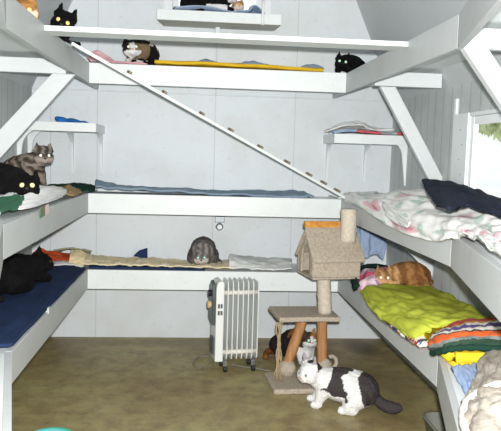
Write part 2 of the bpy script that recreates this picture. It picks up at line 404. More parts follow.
LL = tier_side('left', ZL, 2.41, .26, 'lowest shelf along the left wall, covered in navy blanket')
UR = tier_side('right', ZU, 2.36, .25, 'highest shelf along the right wall, white board lip at the top right')
MR = tier_side('right', ZM, 2.31, .235, 'middle shelf along the right wall, under a floral sheet')
LR = tier_side('right', ZL, 2.375, .285, 'lowest shelf along the right wall, under a lime green blanket')
tier_back(ZU, 'highest shelf on the back wall, with a yellow blanket on top')
tier_back(ZM, 'middle shelf on the back wall, with a flat blue grey blanket')
tier_back(ZL, 'lowest shelf on the back wall, with beige print cloth and a grey cat')

q = W(49, 314, x=xl)
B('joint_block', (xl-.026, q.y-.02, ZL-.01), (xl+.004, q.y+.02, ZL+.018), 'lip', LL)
def arm(parent, x0, x1, y, z0, z1): B('brace_arm', (min(x0, x1), y, z0), (max(x0, x1), y+.04, z1), 'brace', parent, .003)
def diag(parent, p0, p1, width, y, name='diagonal_brace'):
    """a board in the plane across the room: from p0 (x, z) down to p1, horizontal width, cut level"""
    PR(name, [(p0[0], p0[1]), (p0[0]+width, p0[1]), (p1[0]+width, p1[1]), (p1[0], p1[1])], 'y', y, y+.04, 'brace', parent, .003)
yb = 3.56
# upper left: arm under the shelf, diagonal to the wall
A0 = W(0, 57, y=yb); A1 = W(50, 73, y=yb)
zt_, zb_ = W(30, 58, y=yb).z, W(30, 72.5, y=yb).z
arm(UL, XL, xl-.03, yb, zb_, W(30, 57.5, y=yb).z)
d0, d1, e0, e1 = W(52, 73, y=yb), W(75, 73, y=yb), W(0, 129, y=yb), W(0, 157, y=yb)
sa, sb_ = (d0.z-e0.z)/(d0.x-e0.x), (d1.z-e1.z)/(d1.x-e1.x)
PR('diagonal_brace', [(d0.x, zb_), (d1.x, zb_), (XL, zb_-(d1.x-XL)*sb_), (XL, zb_-(d0.x-XL)*sa)], 'y', yb, yb+.04, 'brace', UL)
# upper right, at the back
q0 = W(375, 86, y=yb); q1 = W(394, 86, y=yb); q2 = W(432, 185, y=yb); q3 = W(449, 185, y=yb)
arm(UR, xr+.03, XR-.03, yb, W(400, 86.5, y=yb).z, W(425, 73, y=yb).z)
diag(UR, (q0.x+.03, q0.z), (q2.x, q2.z), q1.x-q0.x-.02, yb-.0)
# upper right, near corner
yn = 2.33
n0 = W(464, 49, y=yn); n1 = W(489, 49, y=yn)
z_arm = W(485, 49, y=yn).z
PR('brace_arm', [(n0.x, z_arm), (XR, z_arm), (XR, W(485, 28, y=yn).z), (W(480, 28, y=yn).x, W(485, 28, y=yn).z)], 'y', yn, yn+.04, 'brace', UR)
e = W(501, 105, y=yn); slp = (n0.z-e.z)/(e.x-n0.x)
L_ = .34
diag(UR, (n0.x, z_arm), (n0.x+L_, z_arm-L_*slp), n1.x-n0.x, yn)
# middle right
m0 = W(402, 245, y=3.62); m1 = W(440, 285, y=3.62); xi0 = xr+.03
sl = (m0.z-m1.z)/(m1.x-m0.x); zx = lambda x: m0.z - (x-m0.x)*sl
xt = m0.x + (m0.z-(ZM-.033))/sl
PR('diagonal_brace', [(max(xt, xi0), ZM-.033), (min(xt+.24, XR), ZM-.033), (XR, zx(XR)+.16), (XR, zx(XR))], 'y', 3.62, 3.66, 'brace', MR)

def corner_shelf(x0, x1, yf, ztop, h, label, brk):
    r = empty('corner_shelf', ((x0+x1)/2, (yf+D)/2, ztop-h), label, 'shelf')
    B('shelf_board', (x0+(.018 if x0 > 0 else 0), yf+.02, ztop-.02), (x1-(0 if x0 > 0 else .018), D, ztop-.002), 'lumber', r, 0)
    B('front_lip', (x0, yf, ztop-h), (x1, yf+.02, ztop), 'lumber', r, .002)
    xe = x0 if x0 > 0 else x1-.018
    B('end_lip', (xe, yf+.02, ztop-h), (xe+.018, D, ztop-.001), 'lumber', r, .002)
    for kind, a, sgn, ln, dp in brk:
        poly = [(0, 0)]; 
        poly.append((ln, 0)); poly.append((ln, -.02))
        for i in range(9):
            th = i/8*pi/2; poly.append((.03 + (ln-.03)*(1-math.sin(th))*.98, -.02 - (dp*.35)*(1-math.cos(th))))
        poly += [(.028, -dp*.45), (.008, -dp), (0, -dp)]
        zt = ztop-.021
        if kind == 'back': PR('bracket', [(D - u, zt + v) for u, v in poly], 'x', a, a+.018, 'lumber', r, .002)
        else: PR('bracket', [((XL + u) if sgn > 0 else (XR - u), zt + v) for u, v in poly], 'y', a, a+.018, 'lumber', r, .002)
    return r
corner_shelf(XL, W(96, 124, y=4.13).x, 4.13, 1.442, .055, 'small white corner shelf on the left with a blue towel', [('back', -.63, 1, .3, .3), ('back', -.82, 1, .28, .3), ('side', 4.16, 1, .16, .34), ('side', 4.42, 1, .14, .3)])
corner_shelf(W(334.5, 138, y=4.16).x, XR, 4.16, 1.428, .06, 'small white corner shelf on the right with red and white cloth', [('back', .905, -1, .25, .3), ('back', 1.17, -1, .25, .3), ('side', 4.185, -1, .12, .30)])
# window perch
pf = 4.31
r = empty('window_perch', (.14, 4.42, 2.1), 'white box-edged perch under the high back window', 'shelf')
px0, px1 = W(157, 20, y=pf).x, W(281, 23, y=pf).x
bm = bmesh.new(); zb_, zt_ = 2.107, 2.172
prism(bm, [(px0, pf), (px1, pf), (px1-.02, D-.025), (px0+.03, D-.025)], 'z', zb_, zt_-.012); obj('perch_board', bm, 'side', r, bevel=.003)  # grey side-wall colour stands in for shade on the perch underside
B('front_lip', (px0, pf-.02, zb_), (px1, pf-.001, zt_), 'lumber', r, .002)
B('support_cleat', (.12, D-.09, 2.06), (.15, D-.02, zb_-.001), 'lumber', r, .002)
bm = bmesh.new(); cx = W(263, 10, y=pf-.025); tube(bm, [(cx.x, pf-.026, 2.27), (cx.x, pf-.027, 2.2), (cx.x-.001, pf-.027, 2.13), (cx.x, pf-.027, 2.10)], [.008, .008, .010, .012])
cord = obj('blind_pull', bm, 'white', None, True); setp(cord, 'short pale pull cord hanging over the right end of the window perch lip', 'cord')

# plank across
pl = B('plank', (xl+.0005, 2.92, 1.774), (xr-.0005, 3.05, 1.796), 'lumber', None, .002)
setp(pl, 'long white plank walkway spanning the room between the two highest side shelves', 'plank')
# ramp
ra, rb = Vector((xl+.03, 3.41, ZU+.008)), Vector((xr+.02, 3.97, ZM+.012))
rp = empty('cat_ramp', (ra+rb)/2, 'long thin white ramp board slanting from upper left shelf down to right', 'ramp')
d = (rb-ra); ln = d.length; ux = d.normalized(); uy = Vector((-ux.y, ux.x, 0)).normalized(); uz = ux.cross(uy)
_c, _s = math.cos(.2), math.sin(.2); uy, uz = uy*_c + uz*_s, uz*_c - uy*_s
RM = Matrix(((ux.x, uy.x, uz.x, ra.x), (ux.y, uy.y, uz.y, ra.y), (ux.z, uy.z, uz.z, ra.z), (0, 0, 0, 1)))
B('ramp_board', (0, 0, -.016), (ln, .10, 0), 'lumber', rp, .002, RM)
for px in (122, 158, 197, 227.5, 259, 288, 312, 328, 343):
    t = (px-64)/(353-64); t = t*3.41/(3.97 - t*(3.97-3.41))  # perspective spacing
    B('cleat', (t*ln-.009, .03, .0005), (t*ln+.009, .095, .016), 'cleat', rp, .002, RM)
bm = bmesh.new(); box(bm, (-.045, .02, -.028), (.012, .09, -.0165), RM); obj('hinge', bm, 'darkplastic', rp)

# wall thermostat
ca, cb = W(215, 216, y=D), W(224, 231, y=D)
r = empty('wall_socket', ((ca.x+cb.x)/2, D-.015, cb.z), 'small grey and white wall fitting with round dial under middle back shelf', 'wall fitting')
zmid = W(219, 222, y=D).z
B('top_plate', (ca.x, D-.03, zmid), (cb.x, D, ca.z-.0), 'greyplate', r, .003)
B('dial_plate', (ca.x+.002, D-.02, cb.z), (cb.x, D, zmid-.001), 'white', r, .004)
cx, cz = (ca.x+cb.x)/2, (zmid+cb.z)/2
bm = bmesh.new(); bmesh.ops.create_cone(bm, cap_ends=True, segments=28, radius1=.027, radius2=.024, depth=.012, matrix=Matrix.Translation((cx, D-.026, cz)) @ Matrix.Rotation(pi/2, 4, 'X')); obj('dial_ring', bm, 'darkplastic', r)
bm = bmesh.new(); bmesh.ops.create_cone(bm, cap_ends=True, segments=28, radius1=.018, radius2=.016, depth=.014, matrix=Matrix.Translation((cx, D-.036, cz)) @ Matrix.Rotation(pi/2, 4, 'X')); obj('dial', bm, 'white', r)

# ------------------------------------------------------------------ oil radiator
LC = W(222, 372, z=0)
rad = empty('oil_radiator', (LC.x+.07, LC.y+.06, 0), 'white oil-filled column heater on wheels against the back of the floor', 'heater')
th = math.radians(9); RT = Matrix.Translation((LC.x-.025, LC.y-.02, 0)) @ Matrix.Rotation(th, 4, 'Z')
zt0 = .545; dp = .15
# end cap: white front housing + dark control side
prof = [(0.0, .065), (.055, .065), (.055, .505), (.045, .535), (.01, .54), (0.0, .52)]
def RX(bm): bmesh.ops.transform(bm, matrix=RT, verts=bm.verts)
bm = bmesh.new(); prism(bm, [(-.02, .065), (.028, .065), (.028, .53), (.015, .545), (-.012, .535), (-.02, .5)], 'y', 0, dp); RX(bm); obj('end_housing', bm, 'enamel', rad, bevel=.006)
bm = bmesh.new(); prism(bm, [(.012, .28), (dp-.012, .30), (dp-.012, .5), (.08, .54), (.02, .525), (.005, .44)], 'x', -.040, -.0205); RX(bm); cp = obj('control_panel', bm, 'darkplastic', rad, bevel=.006)
bm = bmesh.new(); bmesh.ops.create_cone(bm, cap_ends=True, segments=20, radius1=.024, radius2=.02, depth=.02, matrix=Matrix.Translation((-.0515, .05, .40)) @ Matrix.Rotation(pi/2, 4, 'Y')); RX(bm); obj('thermostat_knob', bm, 'knob', cp)
bm = bmesh.new(); bmesh.ops.create_cone(bm, cap_ends=True, segments=20, radius1=.02, radius2=.018, depth=.016, matrix=Matrix.Translation((-.049, .06, .465)) @ Matrix.Rotation(pi/2, 4, 'Y')); RX(bm); obj('switch', bm, 'black', cp)
bm = bmesh.new(); box(bm, (-.03, .03, .10), (-.0205, dp-.03, .2)); RX(bm); obj('cord_wrap', bm, 'darkplastic', rad, bevel=.004)
bm = bmesh.new()
for kx in (-.002, .014):
    for i in range(2): box(bm, (-.008+kx, -.0012, .385-.04*i), (.004+kx, .0, .41-.04*i))
RX(bm); obj('indicator_grille', bm, 'darkplastic', rad)
nf = 7
for i in range(nf):
    x = .050 + i*.0305; top = .545 if i < nf-1 else .535
    bm = bmesh.new(); poly = []
    for (y0, z0, a0) in ((.03, .10, pi), (dp-.03, .10, 1.5*pi), (dp-.03, top-.03, 0), (.03, top-.03, .5*pi)):
        for j in range(6): a = a0 + j/5*pi/2; poly.append((y0 + .03*math.cos(a), z0 + .03*math.sin(a)))
    prism(bm, poly, 'x', x-.003, x+.003)
    RX(bm); obj('fin', bm, 'enamel', rad, bevel=.002)
for z in (.115, .47):
    bm = bmesh.new(); tube(bm, [(.029, .03, z), (.232, .03, z)], .014, 14); tube(bm, [(.029, dp-.03, z), (.232, dp-.03, z)], .016, 14); RX(bm); obj('header_pipe', bm, 'ember', rad, True)
for x in (.045, .215):
    for y in (.012, dp-.02):
        bm = bmesh.new(); box(bm, (x-.013, y-.010, .035), (x+.013, y+.012, .066)); RX(bm); f = obj('foot', bm, 'chrome', rad, bevel=.002)
        bm = bmesh.new(); bmesh.ops.create_cone(bm, cap_ends=True, segments=20, radius1=.02, radius2=.02, depth=.022, matrix=Matrix.Translation((x, y, .02)) @ Matrix.Rotation(pi/2, 4, 'Y')); RX(bm); obj('wheel', bm, 'black', rad, bevel=.003)
    bm = bmesh.new(); box(bm, (x-.01, .0, .055), (x+.01, dp, .068)); RX(bm); obj('foot_bar', bm, 'chrome', rad, bevel=.002)
bm = bmesh.new(); p = [None, W(207, 364, z=.006), W(199, 368, z=.006), W(193, 363, z=.006), W(199, 357, z=.006), W(209, 356, z=.006)]
p[0] = RT @ Vector((-.026, .075, .12))
pp = [crom(p, i/40) for i in range(41)]; tube(bm, pp, .004, 8)
obj('power_cord', bm, 'pan', rad, True)
bm = bmesh.new(); p = [W(231, 364, z=.006), W(245, 367, z=.006), W(260, 369, z=.006), W(270, 371, z=.006)]
pp = [crom(p, i/20) for i in range(21)]; tube(bm, pp, .004, 8)
setp(obj('extension_cord', bm, 'pan', None, True), 'thin pale cord on the floor between heater and cat tree', 'cord')

# ------------------------------------------------------------------ cat tree
b0 = W(274, 390, z=.03)
tree = empty('cat_tree', (b0.x+.17, b0.y+.15, 0), 'beige carpeted cat tree with a little roofed house on top', 'cat tree')
bm = bmesh.new(); box(bm, (0, 0, 0), (.37, .30, .03)); 
TM = Matrix.Translation((b0.x, b0.y, 0)) @ Matrix.Rotation(math.radians(4), 4, 'Z')
def TX(bm): bmesh.ops.transform(bm, matrix=TM, verts=bm.verts)
TX(bm); obj('base', bm, 'carpet', tree, bevel=.01)
pa = W(279.5, 323, y=3.52); zp = pa.z; pb = W(341.6, 321, y=3.53)
PM = Matrix.Translation((pa.x, 3.52, 0)) @ Matrix.Rotation(math.radians(4), 4, 'Z'); pw = pb.x - pa.x
def PX(bm): bmesh.ops.transform(bm, matrix=PM, verts=bm.verts)
bm = bmesh.new(); prism(bm, [(0, 0), (pw*.45, .012), (pw*.52, .012), (pw, .0), (pw+.005, .28), (-.01, .29)], 'z', zp, zp+.028); PX(bm); obj('platform', bm, 'carpet', tree, bevel=.008)
def post(name, p0, p1, r, mat, wob=.002, n=12, parent=tree):
    bm = bmesh.new(); p0 = Vector(p0); p1 = Vector(p1)
    pts = [p0.lerp(p1, i/n) for i in range(n+1)]
    tube(bm, pts, [r + wob*noise.noise(Vector((i*.9, r*50, p0.x*9))) for i in range(n+1)], 18); return obj(name, bm, mat, parent, True)
ylog = 3.66
l1 = W(303.5, 324, y=ylog); l0 = W(283, 369, y=ylog)
post('leaning_log', (l0.x+.004, ylog+.0, .03), (l1.x, ylog, zp), .029, 'log', .004)
l3 = W(322, 324, y=ylog+.02); l2 = W(323, 362, y=ylog)
post('upright_log', (l2.x, ylog+.02, .03), (l3.x, ylog+.02, zp), .030, 'log', .004)
# carpet wraps round the log feet
def wrap(px, py, y, rx, rz):
    q = W(px, py, y=y); return lump('carpet_wrap', [(q.x, y, .03+rz*.75, rx, rx*.9, rz), (q.x+.01, y-.01, .03+rz*.9, rx*.8, rx*.8, rz*.9)], 'carpet', tree, .007, .008)
wrap(287, 366, ylog, .055, .052); wrap(323, 362, ylog+.02, .05, .055)
bm = bmesh.new(); q = W(330, 364, y=3.62)
pts = [q + Vector((.028*math.cos(a)+.008, 0, .035*math.sin(a)+.01)) for a in [-1.2+i*.28 for i in range(13)]]
for p_ in pts: p_.z = max(p_.z, .045)
tube(bm, pts, .012, 10); obj('carpet_curl', bm, 'carpet', tree, True)
# sisal rope strands
bm = bmesh.new(); rr = random.Random(5)
for s in range(7):
    xx = W(279+rr.uniform(-2.5, 3), 330, y=3.535).x; p0 = Vector((xx, 3.535+rr.uniform(0, .02), zp-.001)); xe = W(278+rr.uniform(-3.5, 5), 380, y=3.54).x
    pts = [Vector((p0.x + (xe-p0.x)*i/10 + .006*math.sin(i*1.3+s), p0.y+.004*math.cos(i+s), zp-.001-(zp-.034-.02*rr.random())*i/10)) for i in range(11)]
    tube(bm, pts, .0035+.0015*rr.random(), 6)
obj('sisal_strands', bm, 'sisal', tree, True)
# upper post
u0 = W(325, 313, z=zp+.028); yu = u0.y
u1 = W(323.5, 279, y=yu); zh = W(323.5, 279.5, y=yu-.12).z
post('upper_post', (u0.x, yu, zp+.028), (u1.x, yu, zh+.002), .040, 'carpetpost', .003)
# house
hc = Vector((W(328.5, 262, y=yu).x, yu, zh)); HM = Matrix.Translation(hc) @ Matrix.Rotation(math.radians(11), 4, 'Z')
def HX(bm): bmesh.ops.transform(bm, matrix=HM, verts=bm.verts)
hw, hd = .140, .125   # half length, half depth
ridge = W(322, 231.5, y=yu).z - zh; eave = W(330, 264, y=yu-.15).z - zh; eave = eave + (ridge-eave)*.022/(.125+.022)
house = None
bm = bmesh.new()
# floor, front wall, back wall, right gable and the left gable with its doorway
box(bm, (-hw, -hd, 0), (hw, hd, .012)); box(bm, (-hw, -hd, .012), (hw, -hd+.014, eave)); box(bm, (-hw, hd-.014, .012), (hw, hd, eave))
prism(bm, [(-hd+.015, .013), (hd-.015, .013), (hd-.015, eave), (0, ridge-.012), (-hd+.015, eave)], 'x', hw-.014, hw)
ga = [(-hd+.015, .013), (-.062, .013)]; 
hole = [(-.062, .013), (-.062, eave*.9)] + [(.062*math.cos(pi-a*pi/10), eave*.9+.075*math.sin(a*pi/10)) for a in range(1, 10)] + [(.062, eave*.9), (.062, .013)]
outl = [(-hd+.015, .013), (-hd+.015, eave), (0, ridge-.012), (hd-.015, eave), (hd-.015, .013)]
prism(bm, [(-hd+.015, .013), (-.062, .013), (-.062, eave*.9), (-.05, eave*.9+.044), (-.02, eave*.9+.0713), (0, eave*.9+.075), (0, ridge-.012), (-hd+.015, eave)], 'x', -hw, -hw+.014)
prism(bm, [(hd-.015, .013), (hd-.015, eave), (0, ridge-.012), (0, eave*.9+.075), (.02, eave*.9+.0713), (.05, eave*.9+.044), (.062, eave*.9), (.062, .013)], 'x', -hw, -hw+.014)
HX(bm); hs = obj('house_box', bm, 'carpet', tree, bevel=.006)
sd = (ridge-eave)/hd; ov = .022
bm = bmesh.new(); prism(bm, [(-hd-ov, eave-sd*ov+.002), (-hd-ov-.008, eave-sd*ov+.022), (-.004, ridge+.022), (-.004, ridge+.0)], 'x', -hw-.012, hw+.016); HX(bm); obj('roof_panel', bm, 'carpet', hs, bevel=.008)
bm = bmesh.new(); prism(bm, [(hd+ov, eave-sd*ov+.002), (hd+ov+.008, eave-sd*ov+.022), (.002, ridge+.03), (.002, ridge+.004)], 'x', -hw-.006, hw+.012); HX(bm); obj('roof_panel', bm, 'carpet', hs, bevel=.008)
bm = bmesh.new(); rz = W(322, 221.5, y=yu).z - zh
prism(bm, [(.0, ridge+.0235), (.03, ridge+.02), (.032, rz), (.006, rz)], 'x', -hw-.006, hw+.0); HX(bm); obj('bare_ridge_board', bm, 'osb', hs, label='orange bare chipboard ridge')
ch0 = W(347, 240, y=yu-.045); ch1 = W(349, 209, y=yu-.045)
post('chimney', (ch0.x+.006, yu-.045, ch0.z-.01), (ch1.x, yu-.045, ch1.z), .045, 'carpetpost', .003, 10, hs)

# ------------------------------------------------------------------ cats
def fur(name, stretch=(1, 1, 1)):
    k = N(name); a = k.n('ShaderNodeAttribute'); a.attribute_name = 'coat'; v = k.co(); n = k.noise(v, 130, 4, .7)
    k.color(k.mix(1., a.outputs['Color'], k.ramp(n, [(.3, .72), (.7, 1.)]), 'MULTIPLY')); k.set(Roughness=.85)
    k.b.inputs['Specular IOR Level'].default_value = .12
    k.bump(n, .7, .006); return k.m
FUR = fur('cat_fur')
EYES = {c: plain('cat_eye_'+c, h, .12) for c, h in (('yellow', '#fff3a8'), ('green', '#c9ffd6'), ('amber', '#ffdf8a'), ('mint', '#b9f5df'), ('white', '#fbfff0'), ('dark', '#2c2a20'), ('grey', '#7d8f86'))}  # pale tones paint flash eyeshine into the eyes; dark and grey stay plain
PUP = plain('cat_pupil', '#14140f', .1)
NOSE = plain('cat_nose_pink', '#c98a88', .5); NOSED = plain('cat_nose_dark', '#2c2426', .5)
def lerp4(a, b, t): return tuple(a[i]+(b[i]-a[i])*t for i in range(len(a)))
def cat(label, loc, rot, chains, head, coat, eyes='yellow', nose=NOSE, scale=1., voxel=.006, eye_r=.0085, group=None, ear=.62, name='cat'):
    """chains: lists of (x, y, z, r), facing +X on z=0; head: (x, y, z, yaw, pitch, roll, size)"""
    bm = bmesh.new()
    def ball(p, r, m=Matrix()): bmesh.ops.create_icosphere(bm, subdivisions=2, radius=r, matrix=m @ Matrix.Translation(p))
    def chain(ch, m=Matrix()):
        for a, b in zip(ch, ch[1:]):
            ln_ = (Vector(b[:3])-Vector(a[:3])).length; n_ = max(2, int(ln_/(.35*max(min(a[3], b[3]), .006))))
            for i in range(n_+1):
                q = lerp4(a, b, i/n_); ball(q[:3], q[3], m)
    def smooth_chain(ch):
        P4 = [Vector(c) for c in ch]
        return [tuple(crom(P4, i/(4*(len(ch)-1)))) for i in range(4*(len(ch)-1)+1)] if len(ch) > 2 else ch
    for ch in chains: chain(smooth_chain(ch))
    hx, hy, hz, yaw, pit, rol, hs_ = head
    HMx = Matrix.Translation((hx, hy, hz)) @ Matrix.Rotation(yaw, 4, 'Z') @ Matrix.Rotation(-pit, 4, 'Y') @ Matrix.Rotation(rol, 4, 'X') @ Matrix.Scale(hs_, 4)
    ball((0, 0, 0), .046, HMx); ball((-.012, 0, .006), .045, HMx)
    for s in (1, -1):
        ball((.016, s*.021, -.010), .030, HMx); ball((.038, s*.010, -.015), .0155, HMx)
        for j, yy in enumerate((.012, .022, .033, .042)):
            hgt = (.055, .085, .088, .055)[j]*1.0
            chain([(-.006, s*yy, .022, .011), (-.010, s*(yy*.55+.0165), .035+(hgt-.035)*ear, .0045)], HMx)
        chain([(-.006, s*.027, .03, .014), (-.010, s*.032, .035+.058*ear, .005)], HMx)
    ball((.036, 0, -.024), .013, HMx); chain([(.03, 0, .012, .018), (.046, 0, -.004, .010)], HMx)
    out = fuse(bm, voxel, 3)
    HI = HMx.inverted()
    lay = out.verts.layers.float_color.new('coat'); out.normal_update()
    for v in out.verts:
        hp = HI @ v.co; isH = hp.length < .10 and hp.z > -.05
        v[lay] = lin(coat(v.co, hp if isH else None, noise.noise(v.co*30), noise.noise(v.co*9)))
        v.co += v.normal*(.0030*noise.noise(Vector((v.co.x*70, v.co.y*150, v.co.z*150)))+.002*noise.noise(v.co*60))
    me = bpy.data.meshes.new(name); out.to_mesh(me); out.free()
    me.polygons.foreach_set('use_smooth', [True]*len(me.polygons)); me.materials.append(FUR)
    o = bpy.data.objects.new(name, me); COL.objects.link(o); o.location = loc; o.rotation_euler = (0, 0, rot); o.scale = (scale,)*3
    setp(o, label, 'cat', group)
    def child(nm, bmx, mt):
        m_ = bpy.data.meshes.new(nm); bmx.to_mesh(m_); bmx.free(); m_.polygons.foreach_set('use_smooth', [True]*len(m_.polygons)); m_.materials.append(mt)
        c = bpy.data.objects.new(nm, m_); COL.objects.link(c); c.parent = o; return c
    for s in (1, -1):
        p = HMx @ Vector((.0395, s*.0195, .0065))
        bmx = bmesh.new(); bmesh.ops.create_icosphere(bmx, subdivisions=3, radius=eye_r*hs_, matrix=Matrix.Identity(4)); e_ = child('eye', bmx, EYES[eyes]); e_.location = p
    bmx = bmesh.new(); bmesh.ops.create_icosphere(bmx, subdivisions=2, radius=1, matrix=Matrix.Diagonal((.006*hs_, .0065*hs_, .005*hs_, 1))); n_ = child('nose', bmx, nose); n_.location = HMx @ Vector((.0535, 0, -.0065)); n_.rotation_euler = (0, 0, yaw)
    return o
def mixc(a, b, t):
    a = [int(a[i:i+2], 16)/255 for i in (1, 3, 5)] if isinstance(a, str) else a; b = [int(b[i:i+2], 16)/255 for i in (1, 3, 5)] if isinstance(b, str) else b
    t = min(max(t, 0), 1); return tuple(a[i]+(b[i]-a[i])*t for i in range(3))
def hexc(h): return tuple(int(h[i:i+2], 16)/255 for i in (1, 3, 5))
BLACK, WHITE, GREY = hexc('#121112'), hexc('#f2f2f1'), hexc('#464142')
def black(p, h, n, m): return mixc('#0d0c0d', '#171617', .5+n)
def face_look(x, y, z=1.2): return math.atan2(-y, -x)
# legs/paws helper shapes in local coordinates
def loaf(l=.15, r=.085, z=.085): return [[(-l, 0, z, r), (0, 0, z+.01, r*1.02), (l*.75, 0, z, r*.85), (l+.02, 0, z+.03, r*.6)]]
def paws(x, dy=.035, r=.022, z=.022): return [[(x-.08, s*dy, z+.02, r*1.1), (x, s*dy, z, r)] for s in (1, -1)]

# -- the white and dark grey cat in front (faces left in the photo)
FC = W(340, 409, z=0)
def coat_front(p, h, n, m):
    j = n*.022 + m*.04
    if h is not None:
        if h.x < -.010+j*.6 and h.z > .012 and h.y > -.01: return GREY
        if h.z > .045 and abs(h.y) > .02: return mixc(WHITE, (.6, .56, .58), .8)
        return WHITE
    x = p.x*1.12 + j; z = p.z + j
    if x > .085: return WHITE
    if x > -.045: return GREY if z > .085 + .2*max(0, x-.03) else WHITE
    if x > -.135: return WHITE if (z < .185 or x < -.06) else GREY
    return GREY if z > .055 or x < -.19 else WHITE
cat('white cat with dark grey saddle and bushy dark tail on the floor in front', (FC.x, FC.y+.02, 0), math.radians(160),
    [[(-.115, 0, .105, .088), (-.05, 0, .118, .094), (.03, 0, .125, .084), (.085, 0, .135, .068), (.13, .01, .16, .052)],
     [(.07, .035, .11, .050), (.095, .045, .05, .026), (.10, .047, .02, .021), (.125, .047, .017, .019)],
     [(.07, -.035, .11, .050), (.115, -.035, .055, .026), (.135, -.037, .02, .021), (.16, -.037, .017, .019)],
     [(-.10, .055, .085, .062), (-.06, .08, .045, .036), (-.085, .083, .02, .021), (-.02, .085, .018, .02)],
     [(-.10, -.055, .085, .062), (-.06, -.08, .045, .036), (-.085, -.083, .02, .021), (-.02, -.085, .018, .02)],
     [(-.15, 0, .10, .04), (-.185, .0, .07, .028), (-.22, .01, .048, .03), (-.255, .02, .042, .033), (-.285, .028, .044, .027), (-.308, .034, .048, .012)]],
    (.155, .035, .178, math.radians(55), math.radians(-10), 0, 1.2), coat_front, 'grey', NOSE, voxel=.0055, eye_r=.0062, ear=.72)

# -- calico sitting behind the cat tree
KC = W(303, 365, z=0); kx, ky = W(309, 345, y=3.88).x, 3.88
def coat_calico(p, h, n, m):
    if h is not None:
        if h.z < -.004 + n*.01 and h.x > -.01: return WHITE
        if abs(h.y) < .010 and h.z < .03 and h.x > 0: return WHITE
        return hexc('#b88048') if h.y + n*.02 > 0 else hexc('#4a3d34')
    if p.x > .045 and p.z < .19: return WHITE
    if m > .25: return hexc('#8a5a2e')
    return hexc('#2a2424')
cat('calico cat with white bib peering out behind the cat tree logs', (kx-.02, ky+.14, 0), math.radians(-78),
    [[(-.09, -.04, .09, .085), (-.02, -.02, .125, .08), (.04, 0, .12, .062), (.08, 0, .135, .045)],
     [(.05, .028, .11, .04), (.08, .03, .02, .02), (.10, .03, .017, .018)], [(.05, -.028, .11, .04), (.08, -.03, .02, .02), (.10, -.03, .017, .018)],
     [(.065, 0, .10, .044), (.075, 0, .06, .036)],
     [(-.09, -.11, .08, .075), (-.06, -.14, .10, .055)],
     [(-.15, -.06, .04, .025), (-.14, -.17, .03, .022), (-.05, -.22, .025, .02)]],
    (.115, .005, .165, math.radians(-4), math.radians(4), 0, 1.0), coat_calico, 'mint', NOSE, eye_r=.009)

# -- grey cat hunched on the lower back shelf
def coat_grey(p, h, n, m):
    st = math.sin(p.x*70 + n*3)
    b = mixc('#74706d', '#565250', .5+.5*st)
    if h is not None:
        if h.x > .03 and h.z < -.002: return hexc('#cfc8c2')
        return mixc('#a09a95', '#6b6663', .5+.5*math.sin(h.y*160+n*2))
    if p.x > .05 and p.z < .07: return hexc('#a39c96')
    return b
gx = W(203, 262, y=4.24)
cat('dark grey tabby hunched facing forward on the lowest back shelf', (gx.x, 4.30, ZL+.012), math.radians(-93),
    [[(-.06, 0, .085, .078), (-.01, 0, .10, .087), (.04, 0, .085, .074), (.08, 0, .07, .05)], [(-.05, .05, .06, .055), (.0, .06, .04, .045)], [(-.05, -.05, .06, .055), (.0, -.06, .04, .045)],
     [(.05, .03, .05, .03), (.10, .03, .018, .018)], [(.05, -.03, .05, .03), (.10, -.03, .018, .018)],
     [(-.09, .05, .03, .02), (-.04, .10, .022, .017), (.04, .115, .02, .015), (.07, .105, .022, .013)]],
    (.118, -.005, .066, math.radians(0), math.radians(-4), math.radians(4), 1.02), coat_grey, 'mint', NOSED, eye_r=.0075, ear=.85)

# -- tabby sitting on the left middle shelf
def coat_tabby(p, h, n, m):
    if h is not None:
        if h.x > .028 and h.z < -.006: return hexc('#a59a8e')
        st = math.sin(h.y*170+n*2) if h.z > .015 else math.sin(h.z*180+n*2)
        return mixc('#8f857b', '#463e38', .5+.6*st)
    st = math.sin((p.x*.8+p.z*.5)*150 + n*2.5 + m*2)
    return mixc('#857b6f', '#3e3731', .5+.6*st)
tx = W(42, 157, y=3.55)
cat('brown tabby sitting upright at the back of the left middle shelf', (tx.x-.095, 3.60, ZM+.015), math.radians(-25),
    [[(-.115, 0, .085, .08), (-.05, 0, .125, .082), (.015, 0, .155, .07), (.05, 0, .17, .06), (.085, 0, .19, .046)],
     [(.04, .03, .16, .045), (.08, .032, .08, .024), (.085, .032, .02, .018), (.11, .032, .015, .017)], [(.04, -.03, .16, .045), (.08, -.032, .08, .024), (.085, -.032, .02, .018), (.11, -.032, .015, .017)],
     [(-.09, .05, .07, .06), (-.03, .07, .04, .04), (.02, .07, .016, .018)], [(-.09, -.05, .07, .06), (-.03, -.07, .04, .04), (.02, -.07, .016, .018)],
     [(-.18, 0, .03, .022), (-.16, -.1, .02, .018), (-.06, -.13, .018, .016)]],
    (.112, 0, .212, math.radians(-43), math.radians(-8), 0, 1.04), coat_tabby, 'white', NOSED, eye_r=.0075, ear=.48)

# -- black cat with bright eyes lying in front of the tabby
bx = W(27, 188, y=3.05)
cat('black cat with glowing yellow eyes lying in front of the tabby, left middle shelf', (bx.x-.06, 3.16, ZM+.015), math.radians(-62),
    [[(-.16, -.14, .08, .075), (-.10, -.09, .095, .085), (-.02, -.03, .09, .075), (.04, 0, .08, .058), (.085, 0, .078, .048)]] + paws(.10) +
     [[(-.2, -.16, .03, .02), (-.12, -.24, .02, .018)]],
    (.125, .005, .074, math.radians(-18), math.radians(4), 0, 1.08), black, 'yellow', NOSED, eye_r=.0105)

